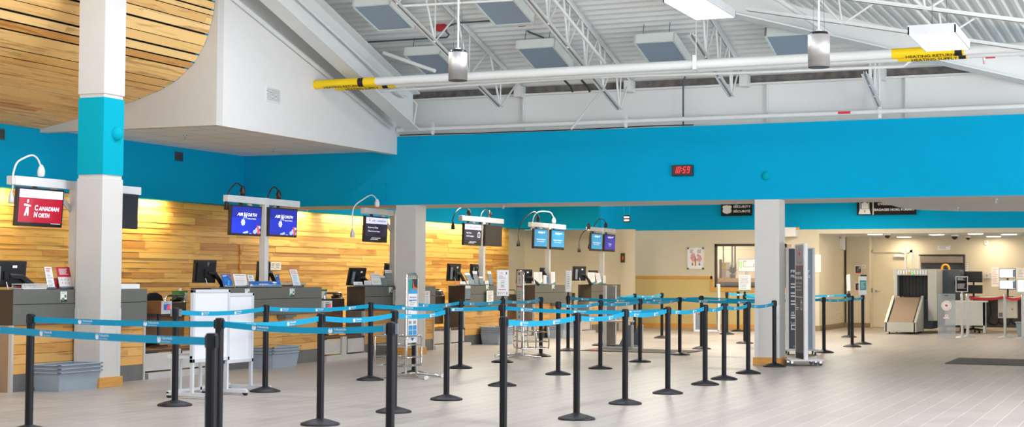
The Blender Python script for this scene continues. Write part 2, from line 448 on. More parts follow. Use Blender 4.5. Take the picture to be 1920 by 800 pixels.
beam('roof_beam', 'deep white hip beam falling to the right above the yellow pipe bands', (-8.957, 17.4, 5.713), (-1.156, 23.068, 4.037), .72, .26)

# open web joists
def joist(label, top, bot, n, seat=None):
    """top/bot: (start, end) of the chord centre lines"""
    t = thing('roof_joist', label, 'joist', top[0], 0, 'open web joists under the white roof')
    O = Vector(top[0]); T = [Vector(p) - O for p in top]; B = [Vector(p) - O for p in bot]
    d = (T[1] - T[0]).normalized(); sd = d.cross(Vector((0, 0, 1))).normalized()
    for nm, (a, b) in (('top_chord', T), ('bottom_chord', B)):
        mm = MB(); k = 1 if nm[0] == 't' else -1
        for s in (-1, 1):
            # angle iron: one flat leg, one upright leg
            for (s0, s1, z0, z1) in ((.012, .055, 0, .008), (.012, .02, -.045 * k, 0)):
                vs = [p + sd * (s * w) + Vector((0, 0, zz)) for p in (a, b) for w, zz in ((s0, z0), (s1, z0), (s1, z1), (s0, z1))]
                mm.add(vs, [(0, 1, 2, 3), (7, 6, 5, 4), (0, 4, 5, 1), (1, 5, 6, 2), (2, 6, 7, 3), (3, 7, 4, 0)], 'roof_white')
        mm.build(nm, t)
    L = (B[1] - B[0]).length
    for i in range(n):
        f = 1 - (i + .0) / n * 1.0
        bp = B[0].lerp(B[1], f)
        tt = (bp - T[0]).dot(d); step = L / n
        for off in (-.5, -.14, .42):
            k = tt + off * step
            if k < 0: continue
            tp = T[0] + d * k
            if k > (T[1] - T[0]).length: tp = T[1]
            mm = MB(); mm.cyl(bp, tp, .014 if off > -.4 else .019, 'roof_white', 8); mm.build('web_bar', t)
    if seat:
        mm = MB(); e = T[1]; mm.box(e.x - .06, e.x + .06, e.y - .22, e.y + .02, e.z - .16, e.z + .02, 'roof_white'); mm.build('seat', t)
    return t
for x, e, lb in ((-9.78, 21.95, 'first open web joist right of the bulkhead beam'), (-7.85, 22.25, 'second open web joist from the left, reaching down to the sprinkler pipe'),
                 (-5.95, 21.95, 'third open web joist from the left, ending behind the square lamp'), (-3.85, 22.55, 'fourth open web joist from the left, right of the hanging can lamps')):
    y0 = max(15.5, 22.6 + (x + 1.8) * .7165 + .25) if x > -8 else 16.
    zb = lambda y: deck(y) - .74
    joist('white ' + lb, ((x, y0, deck(y0) - .06), (x, 22.85, deck(22.85) - .06)), ((x, y0, zb(y0)), (x, e, zb(e))), 5 if x < -7 else 3, True)
ja = [(-5.049, 19.4, 4.896), (0.023, 19.4, 3.849)]
jb = [(-5.145, 17.4, 4.934), (0.256, 17.4, 3.856)]
for (a, b), lb in ((ja, 'white joist running across behind the right-hand square lamp'), (jb, 'white joist crossing the upper right corner nearest the viewer')):
    up = lambda p: (p[0], p[1], p[2] + .52)
    joist(lb, (up(a), up(b)), (a, b), 4)
t = MB(); t.cyl((-4.6, 18.748, 4.992), (-4.2, 20.561, 4.729), .035, 'roof_white'); tag(t.build('roof_strut'), 'short white tube strut sloping across the hip beam above the right can lamp', 'strut')

# heating pipes with yellow bands
def hpipe(label, y, z, r, bands, words):
    t = thing('heating_pipe', label, 'pipe', (-12.0, y, z), 0, 'heating pipes')
    mm = MB(); mm.cyl((0, 0, 0), (12.5, 0, .0), r, 'roof_white', 20); mm.build('pipe', t)
    for (a, b, k) in bands:
        mm = MB(); mm.cyl((a, 0, 0), (b, 0, 0), r + .003, 'yellow_band', 20)
        mm.cyl((k, 0, 0), (k + .09, 0, 0), r + .005, 'black_plastic', 20)
        F = face((a + .18, -r * .5 - .003, -r * .86 - .004), (1, 0, 0), (0, -.86, .5))
        mm.text(words, 0, -.02, .075, 'black_plastic', F, bold=.012)
        mm.build('marker_band', t)
    return t
hp = hpipe('thick white heating pipe with yellow band, the upper of the pair', 19.889, 4.285, .066, [(.0, 1.08, .78), (8.776, 9.688, 9.575)], 'HEATING RETURN')
mm = MB(); x = 6.106
mm.box(x - .03, x + .03, -.075, -.067, -.07, .12, 'roof_white'); mm.box(x - .03, x + .03, -.075, .075, -.078, -.07, 'roof_white'); mm.cyl((x, 0, .1), (x, 0, .9), .006, 'roof_white', 6); mm.build('hanger', hp)
hpipe('thinner white heating pipe with yellow band, running just below and behind', 20.109, 4.255, .048, [(.25, 1.3, 1.08), (8.817, 9.702, 9.595)], 'HEATING SUPPLY')
t = thing('drain_valve', 'small brass valve with red lever on the heating pipe, far right', 'valve', (-2.09, 20.1, 4.252))
mm = MB(); mm.cyl((0, 0, -.02), (0, 0, -.13), .014, 'print_skin'); mm.cyl((0, 0, -.05), (0, 0, -.09), .02, 'alu'); mm.build('valve_body', t)
mm = MB(); mm.box(0, .14, -.008, .008, -.062, -.048, 'print_red'); mm.build('lever', t)

# sprinkler lines and conduits
def pipe(name, label, pts, r, m_='roof_white', cat='pipe', sub=0):
    mm = MB(); mm.tube(pts, r, m_, 10, sub=sub); return tag(mm.build(name), label, cat)
pipe('sprinkler_pipe', 'white sprinkler pipe sloping down the plaster bulkhead face', [(-11.96, 17.033, 5.39), (-11.96, 22.32, 3.856)], .04)
sp = thing('sprinkler_pipe', 'long white sprinkler pipe running along the top of the blue wall', 'pipe', (-12, 22.55, 3.826))
mm = MB(); mm.cyl((.03, 0, 0), (16, 0, 0), .037, 'roof_white', 16); mm.build('pipe', sp)
for px_ in (0.713, 4.161, 8.161):
    mm = MB(); mm.cyl((px_ - .03, 0, 0), (px_ + .03, 0, 0), .05, 'roof_white', 16); mm.box(px_ - .02, px_ + .02, -.02, .02, -.1, .1, 'roof_white'); mm.build('coupling', sp)
mm = MB(); mm.box(7.544, 7.728, -.042, -.036, -.018, .018, 'print_red'); mm.build('pipe_label', sp)
pipe('sprinkler_pipe', 'thin white sprinkler branch bending down beside the end of the bulkhead beam', [(-11.36, 18.23, 5.336), (-11.36, 19.9, 4.806), (-11.3, 21.463, 4.248), (-11.661, 22.4, 4.361), (-11.579, 22.5, 4.25), (-11.672, 22.55, 3.849)], .022)
pipe('sprinkler_pipe', 'thin white pipe hung straight across under the heating pipes', [(-11.533, 20.9, 4.272), (-7.893, 20.9, 4.327), (-5.441, 20.9, 4.278), (-3.237, 20.9, 4.257), (-3.136, 20.9, 4.333)], .022)
pipe('sprinkler_pipe', 'white pipe crossing the roof deck behind the blue-grey panels', [(-11.966, 21.6, 5.046), (-9.057, 21.6, 5.029), (-5.301, 21.6, 5.025)], .03)
pipe('sprinkler_pipe', 'thin pipe with pinkish paint crossing the top of the picture', [(-9.879, 18.5, 5.128), (-8.075, 18.5, 5.094)], .017)
pipe('sprinkler_pipe', 'white pipe sloping down beside the second joist to a sprinkler', [(-7.5, 18.548, 5.091), (-7.5, 20.613, 4.485)], .024)
pipe('cable', 'black cable lying along the top edge of the blue wall', [(-11.922, 22.56, 3.736), (-11.413, 22.56, 3.737), (-10.613, 22.56, 3.724), (-9.834, 22.56, 3.725), (-8.887, 22.56, 3.723), (-8.242, 22.56, 3.727), (-7.431, 22.56, 3.737), (-6.729, 22.56, 3.729)], .009, 'black_plastic', 'cable', 4)
pipe('conduit', 'grey steel conduit crossing the deck left of the can lamp with two elbows', [(-11.471, 20.6, 5.022), (-10.084, 20.6, 5.016), (-10.024, 20.55, 5.046), (-10.073, 20.5, 5.116)], .014, 'conduit', 'conduit')
pipe('conduit', 'grey conduit running from red junction box to the upper middle panel', [(-9.988, 20.4, 5.144), (-9.825, 20.4, 5.191), (-9.237, 20.4, 5.187)], .014, 'conduit', 'conduit')
pipe('conduit', 'bent dark conduit dropping from red box under the upper middle panel', [(-8.925, 20.9, 5.156), (-8.857, 20.95, 5.078), (-8.629, 21.0, 4.981)], .014, 'conduit', 'conduit')
pipe('conduit', 'upright steel conduit between deck and blue wall, left of the lamp', [(-6.902, 22.7, 4.521), (-6.937, 22.7, 4.446), (-6.937, 22.7, 3.733)], .014, 'conduit', 'conduit')
t = MB(); t.box(-.07, .07, -.05, .05, -.05, .05, 'red_box'); tag(t.build('junction_box', loc=(-10.128, 20.5, 5.152)), 'red junction box on conduit left of the hanging can lamp', 'electrical box')
t = MB(); t.box(-.06, .06, -.02, .02, -.015, .015, 'red_box'); tag(t.build('junction_box', loc=(-8.908, 20.8, 5.156)), 'flat red junction box under the upper middle roof panel', 'electrical box')
for i, (pts, lb) in enumerate((((-8.689, 22.0, 4.46), 'black bent stub conduit under the pipes, left of the pair'), ((-8.398, 22.0, 4.446), 'black bent stub conduit under the pipes, right of the pair'))):
    p = Vector(pts); pipe('conduit', lb, [p, p + Vector((.08, .08, -.1)), p + Vector((.1, .12, -.18))], .018, 'black_plastic', 'conduit')
pipe('roof_strut', 'white flat brace sloping down from second joist to the blue wall', [(-8.194, 22.3, 4.269), (-8.781, 22.55, 3.732)], .018, 'roof_white', 'strut')
pipe('roof_strut', 'white brace hanging at the left of the small blue-grey panel', [(-11.074, 20.4, 4.802), (-9.991, 20.0, 4.413)], .03, 'roof_white', 'strut')

# suspended blue-grey panels
pn = None
for (x0, x1, y0, y1, lb) in ((-10.87, -10.3, 19.07, 19.98, 'blue-grey roof panel cut by the top edge, left of the can lamp'), (-8.96, -8.39, 19.15, 20.0, 'blue-grey roof panel cut by the top edge, right of the can lamp'),
                             (-10.87, -10.3, 20.72, 21.55, 'blue-grey roof panel just left of the can lamp, lower row'), (-8.95, -8.39, 20.72, 21.55, 'blue-grey roof panel between first and second joists, lower row'),
                             (-7.08, -6.51, 20.77, 21.6, 'blue-grey roof panel between second and third joists, below square lamp'), (-5.13, -4.56, 20.8, 21.62, 'blue-grey roof panel beside the right can lamp')):
    if pn is None:
        W, L = .57, .86
        pn = thing('radiant_panel', lb, 'ceiling panel', (0, 0, 0), 0, 'blue-grey panels hung under the roof')
        f = MB()
        for (a, b, c, d) in ((-W/2-.03, W/2+.03, 0, .03), (-W/2-.03, W/2+.03, L-.03, L), (-W/2-.03, -W/2, 0, L), (W/2, W/2+.03, 0, L)): f.box(a, b, c, d, -.01, .13, 'panel_frame')
        f.box(-W/2, W/2, .01, L-.01, .02, .12, 'panel_frame'); f.build('panel_frame', pn)
        f = MB(); f.box(-W/2, W/2, .03, L-.03, .0, .02, 'panel_blue'); f.build('panel_face', pn)
        f = MB()
        for a in (-.2, .2): f.cyl((a, .06, .13), (a, .06, .32), .005, 'conduit', 6)
        f.build('hanger_rods', pn)
        o = pn
    else: o = dup(pn, (0, 0, 0), None, lb)
    o.location = ((x0 + x1) / 2, y0, deck(y0) - .37); o.rotation_euler = (math.atan(-.3), 0, 0)

# lamps
def flat_lamp(label, x0, x1, y0, y1, z):
    t = thing('panel_lamp', label, 'lamp', ((x0 + x1) / 2, y0, z), 0, 'square roof lamps')
    w = (x1 - x0) / 2; L = y1 - y0
    f = MB()
    for (a, b, c, d) in ((-w, w, 0, .015), (-w, w, L - .015, L), (-w, -w + .015, 0, L), (w - .015, w, 0, L)): f.box(a, b, c, d, 0, .085, 'white_frame')
    f.box(-w, w, 0, L, .085, .1, 'white_frame'); f.build('housing', t)
    f = MB(); f.box(-w + .015, w - .015, .015, L - .015, .003, .012, 'lamp_white'); f.build('diffuser', t)
    f = MB()
    for y in (.06, L - .06):
        f.cyl((0, y, .1), (0, y, .75), .003, 'conduit', 5)
    f.build('hanger_wires', t)
    return t
flat_lamp('glowing white panel lamp at top edge above the clock', -5.438, -4.912, 16.974, 18.326, 4.62)
flat_lamp('glowing white panel lamp in front of the yellow pipe bands', -2.507, -2.003, 16.484, 17.804, 3.98)
def can_lamp(label, loc, r, h, top):
    t = thing('can_lamp', label, 'lamp', loc, 0, 'hanging can lamps')
    f = MB(); f.lathe([(r - .008, .02), (r, 0), (r, h), (r - .006, h + .003)], 'brushed', 32); f.build('lamp_body', t)
    f = MB(); f.lathe([(r - .012, -.004), (r - .004, -.004), (r - .004, .012), (r - .02, .03)], 'black_plastic', 32); f.build('lower_trim', t)
    f = MB(); f.lathe([(r * .84, h), (r * .84, h + .03), (r * .7, h + .034)], 'black_plastic', 32); f.build('cap', t)
    f = MB(); f.cyl((0, 0, h + .03), (0, 0, top - loc[2]), .011, 'roof_white', 10); f.cyl((0, 0, h + .03), (0, 0, h + .06), .03, 'roof_white', 10); f.build('stem', t)
    f = MB()
    for s in (-.06, .06): f.cyl((s, 0, h + .03), (s * .5, 0, h + 1.2), .002, 'conduit', 5)
    f.build('safety_cables', t)
can_lamp('brushed metal can lamp hanging before the left end of the pipes', (-7.539, 15.7, 3.623), .112, .325, 4.93 - .206 * (-7.539 + 3.59))
can_lamp('brushed metal can lamp hanging near the right-hand yellow bands', (-3.307, 15.7, 3.563), .114, .34, 4.93 - .206 * (-3.307 + 3.59))

# far walls
YP = 36.2
m = MB(); m.box(WX - .4, -12.85, 34.9, 35.05, 2.56, 3.25, 'blue_paint'); m.box(WX - .4, -12.377, YP, YP + .14, 0, 2.56, 'beige_paint')
struct(m.build('wall_partition'), 'beige partition end wall behind the two farthest desks, blue above', 'wall')
m = MB(); m.box(-12.721, -12.606, 36.185, 36.2, 1.709, 1.952, 'counter_side'); m.box(-12.685, -12.641, 36.18, 36.186, 1.777, 1.872, 'print_orange')
tag(m.build('light_switch'), 'brown switch plate on beige partition right of the last desk', 'switch')
YR = 38.0
wx0, wx1, wz0, wz1 = -10.754, -8.862, 1.089, 2.22
jx = -8.013
m = MB()
m.box(-16, jx + 12, YR, YR + .15, 2.58, 3.25, 'blue_paint')
m.box(-16, wx0, YR, YR + .15, 0, 2.58, 'beige_paint'); m.box(wx0, wx1, YR, YR + .15, 0, wz0, 'beige_paint'); m.box(wx0, wx1, YR, YR + .15, wz1, 2.58, 'beige_paint')
dx1 = -8.724
m.box(wx1, dx1, YR, YR + .15, 2.2, 2.58, 'beige_paint'); m.box(dx1, jx, YR, YR + .15, 0, 2.58, 'beige_paint')
m.box(jx, jx + 12, YR, YR + .15, 2.47, 2.58, 'beige_paint')
struct(m.build('wall_back'), 'far beige wall with blue band on top and a window', 'wall')
m = MB(); m.box(-13.2, wx0, YR - .012, YR, .1, 1.305, 'wainscot'); m.box(wx0, wx1, YR - .012, YR, .1, wz0 - .06, 'wainscot'); struct(m.build('trim_1'), 'yellowish wainscot panel along the foot of the far wall', 'trim')
m = MB(); zt = 1.375; a = -10.869; m.box(-13.2, wx0 - .06, YR - .03, YR, zt - .075, zt, 'trim_wood'); m.box(wx0 - .11, wx0 - .05, YR - .03, YR, wz0 - .1, zt, 'trim_wood'); m.box(wx0 - .11, wx1, YR - .04, YR, wz0 - .11, wz0 - .01, 'trim_wood'); struct(m.build('trim_2'), 'orange wood rail on the far wall stepping down under the window', 'trim')
m = MB(); m.box(-13.2, wx1, YR - .025, YR, 0, .125, 'trim_wood'); struct(m.build('baseboard_back'), 'orange wood skirting along the far wall', 'skirting')
wn = m = MB()
for (a, b, c, d) in ((wx0, wx0 + .05, wz0, wz1), (wx0, wx1, wz1 - .06, wz1), (wx0, wx1, wz0, wz0 + .04), (wx1 - .05, wx1, wz0, wz1)): m.box(a, b, YR - .01, YR + .1, c, d, 'counter_side')
w1 = struct(m.build('window_1'), 'brown framed office window in the far wall', 'window')
m = MB(); m.box(wx0 + .05, wx1 - .05, YR + .06, YR + .066, wz0 + .04, wz1 - .06, 'glass'); m.build('window_pane', w1)
# office behind the window
m = MB(); m.box(wx0 - 1, wx1 + .6, 41., 41.1, 0, 2.6, 'beige_paint'); m.box(wx0 - 1.1, wx0 - 1, YR + .15, 41.1, 0, 2.6, 'beige_paint'); m.box(wx1 + .7, wx1 + .8, YR + .15, 41.1, 0, 2.6, 'tan_paint'); m.box(wx0 - 1, wx1 + .7, YR + .15, 41.1, 2.6, 2.65, 'roof_white')
struct(m.build('wall_office'), 'cream walls of the small lit office behind the window', 'wall')
# alcove for security screening
AX = jx + .0
m = MB()
m.box(AX - .12, AX, YR + .15, 41.6, 0, 2.5, 'beige_paint')
m.box(AX, AX + 12, 41.6, 41.75, 0, 2.6, 'beige_paint')
m.box(-7.321 - .62, -7.321, 41.2, 41.6, 0, 2.5, 'beige_paint')
struct(m.build('wall_alcove'), 'warm cream walls of the screening alcove on the right', 'wall')
m = MB(); m.box(AX - .1, AX + 12, YR + .15, 41.75, 2.47, 2.5, 'roof_white'); struct(m.build('ceiling.005'), 'low white ceiling of the screening alcove', 'ceiling')
m = MB(); m.box(AX, AX + .02, YR, 41.2, 0, .13, 'base_brown'); m.box(dx1, AX + .02, YR - .02, YR, 0, .13, 'base_brown'); m.box(AX, -7.321 + .02, 41.18, 41.2, 0, .13, 'base_brown'); struct(m.build('baseboard_alcove'), 'brown rubber skirting around the alcove corner', 'skirting')
ddx0, ddx1 = -7.291, -6.291
m = MB(); m.box(ddx0, ddx1, 41.56, 41.6, .01, 2.05, 'beige_paint'); d1 = struct(m.build('door_1'), 'plain cream flush door in the alcove rear wall', 'door')
m = MB(); m.box(ddx0 - .06, ddx0, 41.52, 41.6, 0, 2.12, 'beige_paint'); m.box(ddx1, ddx1 + .06, 41.52, 41.6, 0, 2.12, 'beige_paint'); m.box(ddx0 - .06, ddx1 + .06, 41.52, 41.6, 2.05, 2.12, 'beige_paint'); m.build('door_frame', d1)
m = MB(); m.cyl((ddx0 + .09, 41.56, 1.0), (ddx0 + .09, 41.5, 1.0), .03, 'chrome'); m.box(ddx0 + .08, ddx0 + .2, 41.5, 41.515, .99, 1.01, 'chrome'); m.box(ddx0 - .03, ddx0 - .005, 41.51, 41.52, .95, 1.08, 'black_plastic'); m.build('door_handle', d1)
m = MB(); m.box(ddx1 - .42, ddx1 - .08, 41.48, 41.56, 1.93, 2.0, 'alu'); m.tube([(ddx1 - .2, 41.5, 2.0), (ddx1 - .1, 41.4, 2.02), (ddx1 - .25, 41.5, 2.06)], .012, 'alu', 6); m.build('door_closer', d1)
m = MB(); m.box(ddx0 + .55, ddx0 + .85, 41.55, 41.56, 1.27, 1.42, 'paper'); F = face((ddx0 + .57, 41.55, 1.29), (1, 0, 0), (0, 0, 1)); lines(m, F, 0, 0, .26, .11, 3, 'print_red'); m.build('door_notice', d1)

# columns
def column(label, x1, y0, w, z1, upper=None):
    t = thing('column', label, 'column', (x1 - w / 2, y0 + w / 2, 0), 0, 'square hall columns'); h = w / 2
    m = MB(); m.box(-h, h, -h, h, 0, z1, 'column_paint'); m.build('shaft', t, .004)
    m = MB(); m.box(-h - .025, h + .025, -h - .025, h + .025, 0, .12, 'trim_wood'); m.build('plinth', t, .004)
    for sx, sy in ((1, -1), (1, 1), (-1, -1)):
        m = MB(); m.box(min(sx * h, sx * (h + .004)), max(sx * h, sx * (h + .004)), min(sy * h, sy * (h - .06)), max(sy * h, sy * (h - .06)), .12, .93, 'alu')
        m.box(min(sx * h, sx * (h - .06)), max(sx * h, sx * (h - .06)), min(sy * h, sy * (h + .004)), max(sy * h, sy * (h + .004)), .12, .93, 'alu'); m.build('corner_guard', t)
    if upper:
        za, zb, zc = upper
        m = MB(); m.box(-h + .012, h - .012, -h + .012, h - .012, z1, za, 'column_paint'); m.box(-h + .012, h - .012, -h + .012, h - .012, zb, zc, 'column_paint'); m.build('recess', t)
        m = MB(); m.box(-h, h, -h, h, za, zb, 'cyan_paint'); m.build('painted_band', t)['label'] = 'turquoise painted band'
        m = MB(); m.box(-h - .004, h + .004, -h - .004, h + .004, zc, 7.2, 'column_paint'); m.build('upper_shaft', t, .004)
        m = MB(); M = Matrix.Translation((h, .05, 3.018)) @ Matrix.Rotation(PI / 2, 4, 'Y'); m.lathe([(.085, 0), (.08, .03), (.05, .05), (.012, .056)], 'cyan_paint', 24, M); m.build('alarm_dome', t)
column('tall square white column with turquoise band, nearest on the left', -11.485, 14.235, .378, 2.475, (2.521, 3.439, 3.483))
column('square white column under the blue wall beside the third desk', -11.631, 22.61, .38, 2.545)
column('square white column under the blue wall, right of the belts', -5.381, 22.61, .383, 2.545)

# ------------------------------------------------------------------ queue posts and belts
sb = MB(); sb.lathe([(.175, 0), (.177, .008), (.172, .018), (.1, .042), (.045, .056), (.036, .06)], 'charcoal_base', 36)
sp_ = MB(); sp_.cyl((0, 0, .055), (0, 0, .925), .0315, 'charcoal', 20)
for k in range(4):
    a = PI / 4 + k * PI / 2; sp_.cyl((.0305 * math.cos(a), .0305 * math.sin(a), .06), (.0305 * math.cos(a), .0305 * math.sin(a), .925), .0035, 'black_plastic', 6)
sh = MB(); sh.lathe([(.034, .9), (.034, .99), (.031, .997), (.02, 1.0)], 'charcoal', 20); sh.box(-.038, .038, -.014, .014, .915, .985, 'charcoal')
ME = None
POSTS = {}
def post(key, xy, label):
    global ME
    if ME is None:
        t = thing('belt_stanchion', label, 'queue post', (xy[0], xy[1], 0), 0, 'black belt posts of the queue')
        sb.build('base', t); sp_.build('pole', t); sh.build('belt_head', t)
        ME = t
    else:
        t = ME.copy(); C.objects.link(t); t.location = (xy[0], xy[1], 0); t['label'] = label
        for ch in [c for c in ME.children if c.name.split('.')[0] in ('base', 'pole', 'belt_head')]:
            c = ch.copy(); C.objects.link(c); c.parent = t
    POSTS[key] = t
FR = 'black front-row belt post, '
post('P3', (-5.056, 7.261), FR + 'nearest the viewer, cut by the bottom edge')
post('S8', (-5.191, 9.707), FR + 'second nearest, standing alone with two grey clips')
post('S13', (-5.102, 11.552), FR + 'third nearest, base cut by the bottom edge')
for k, xy, o in (('S19', (-5.066, 13.177), 'first with its whole base in view'), ('S22', (-5.213, 14.983), 'second with its whole base in view'), ('S26', (-5.239, 16.547), 'third with its whole base in view'),
                 ('S29', (-5.251, 18.12), 'fourth from the far end'), ('S30', (-5.303, 19.186), 'third from the far end'), ('S34', (-5.324, 20.521), 'just left of the right column'), ('S35', (-5.387, 22.315), 'last one, before the right column')): post(k, xy, FR + o)
MR = 'black middle-row belt post, '
for k, xy, o in (('S4', (-6.783, 9.845), 'nearest the viewer, base below the picture'), ('S6', (-6.935, 11.642), 'second nearest, base at the bottom edge'), ('S9', (-6.931, 13.031), 'third nearest, half behind a clipped post'),
                 ('S10', (-7.125, 14.607), 'right of the chrome sign stand'), ('S14', (-7.422, 16.768), 'base showing behind the third front post'), ('S17', (-7.593, 19.041), 'left of the first whole front post'), ('S20', (-7.533, 20.55), 'between first and second whole front posts'),
                 ('S23', (-7.57, 22.465), 'right of the second whole front post'), ('S27', (-7.665, 24.888), 'right of the third whole front post, at the mat end'), ('S28', (-7.932, 27.136), 'just behind the fourth front post from the far end'), ('S41', (-6.0, 24.666), 'hidden behind the right column'), ('S33', (-7.829, 29.9), 'the far one carrying a framed notice near the office window')): post(k, xy, MR + o)
BR = 'black desk-side belt post, '
for k, xy, o in (('S1', (-8.831, 10.038), 'leftmost one in front of the first desk'), ('S2', (-9.27, 12.68), 'left of the white display boards'), ('S5', (-9.461, 14.652), 'right of the white display boards'), ('S7', (-9.317, 16.873), 'left of the chrome sign stand'),
                 ('S12', (-9.376, 18.205), 'hidden behind the chrome sign stand'), ('S11', (-9.381, 19.684), 'before the left edge of the fourth desk'), ('S15', (-9.445, 21.341), 'carrying a white framed notice'), ('S16', (-9.574, 23.222), 'right of the edge-on chrome sign stand'),
                 ('S18', (-9.866, 25.219), 'carrying a narrow notice seen edge-on'), ('S21', (-10.072, 27.502), 'beside the grey bag gauge frame'), ('S24', (-10.082, 29.571), 'right of the grey bag gauge frame'), ('S25', (-10.133, 31.571), 'farthest, in front of the wainscot')): post(k, xy, BR + o)
for k, xy, o in (('S31', (-9.455, 34.465), 'black belt post by the grey frame under the office window'), ('S32', (-9.727, 36.501), 'black belt post farthest back, nearest the office window wall'),
                 ('S36', (-5.591, 26.9), 'black belt post just right of the airline sign totems'), ('S37', (-6.548, 34.25), 'black belt post with a tilted white notice, left of the alcove door'),
                 ('S38', (-5.576, 29.484), 'black belt post without notice between the two that carry notices'), ('S39', (-5.607, 30.792), 'black belt post with a green-backed notice before the alcove door')): post(k, xy, o)
POSTS['out'] = None
OUT = Vector((-8.05, 8.4, 0))
def emblem(mb, M, s, m):
    """small white five-sided airport mark with a line of print"""
    pts = [(0, -.5), (.42, -.38), (.5, .12), (.2, .5), (.12, .2), (0, .1), (-.12, .2), (-.2, .5), (-.5, .12), (-.42, -.38)]
    n = len(pts)
    mb.add([(0, -.1 * s, 0)] + [(a * s, b * s, 0) for a, b in pts], [(0, 1 + i, 1 + (i + 1) % n) for i in range(n)], m, M=M)
def belt(a, b, sag=.02):
    pa = POSTS[a].location.copy(); pb = OUT if b == 'out' else POSTS[b].location.copy()
    d = pb - pa; L = d.length; d.normalize(); o = d * .036
    m = MB(); N = 14; h = .047
    side = d.cross(Vector((0, 0, 1)))
    if side.y > 0 and abs(side.y) > abs(side.x) or side.x < 0 and abs(side.x) >= abs(side.y): side = -side
    zc = lambda t: .95 - sag * 4 * t * (1 - t)
    vs = []
    for i in range(N + 1):
        t = i / N; p = o + d * ((L - .072) * t)
        for s in (-.0012, .0012):
            for zz in (-h / 2, h / 2): vs.append(p + side * s + Vector((0, 0, zc(t) + zz)))
    fs = []
    for i in range(N):
        k = 4 * i
        fs += [(k, k + 4, k + 5, k + 1), (k + 3, k + 7, k + 6, k + 2), (k + 1, k + 5, k + 7, k + 3), (k + 2, k + 6, k + 4, k)]
    m.add(vs, fs + [(0, 1, 3, 2), (4 * N + 2, 4 * N + 3, 4 * N + 1, 4 * N)], 'belt_blue')
    rt = Vector((0, 0, 1)).cross(side)       # reading direction
    step = .72; k = int(L / step); x0 = (L - (k - 1) * step) / 2 - .1 if k else 0
    for i in range(k):
        u = x0 + i * step; t = u / L
        p = d * u if rt.dot(d) > 0 else d * (u + .13)
        slope = -sag * 4 * (1 - 2 * t) / L * (1 if rt.dot(d) > 0 else -1)
        F = face(tuple(p + side * .0022 + Vector((0, 0, zc(t)))), tuple(rt + Vector((0, 0, slope))), (0, 0, 1))
        emblem(m, F, .04, 'white_print')
        m.text('Yellowknife', .029, .001, .024, 'white_print', F, bold=.006); m.text('airport aéroport', .029, -.016, .0145, 'white_print', F)
    m.build('belt', POSTS[a])
    m = MB(); e = d * (L - .04); R_ = Matrix.Rotation(math.atan2(d.y, d.x), 4, 'Z')
    if b != 'out': m.box(-.014, .012, -.006, .006, -.034, .034, 'charcoal', Matrix.Translation(e + Vector((0, 0, .95))) @ R_); m.build('belt_clip', POSTS[a])
for a, b in (('P3', 'out'), ('S1', 'S4'), ('S4', 'S8'), ('S4', 'S6'), ('S6', 'S9'), ('S9', 'S10'), ('S2', 'S5'), ('S5', 'S7'), ('S7', 'S12'), ('S12', 'S11'), ('S11', 'S15'), ('S15', 'S16'),
             ('S7', 'S14'), ('S14', 'S26'), ('S13', 'S19'), ('S19', 'S22'), ('S22', 'S26'), ('S26', 'S29'), ('S29', 'S30'), ('S30', 'S34'), ('S34', 'S35'), ('S17', 'S20'), ('S20', 'S23'), ('S23', 'S27'),
             ('S18', 'S27'), ('S21', 'S28'), ('S28', 'S36'), ('S27', 'S41'), ('S21', 'S24'), ('S24', 'S25'), ('S33', 'S36'), ('S31', 'S37'), ('S36', 'S38'), ('S38', 'S39')): belt(a, b, .012 if a in ('P3', 'S1') else .03)
for k, sides in (('S8', (-1, 1)), ('S2', (-1, 1)), ('S18', (-1, 1)), ('S36', (-1,))):
    for s in sides:
        m = MB(); m.box(min(s * .034, s * .052), max(s * .034, s * .052), -.026, .026, .91, .985, 'clip_grey', Matrix.Rotation(R(20), 4, 'Z')); m.build('belt_socket', POSTS[k])['label'] = 'grey belt socket'

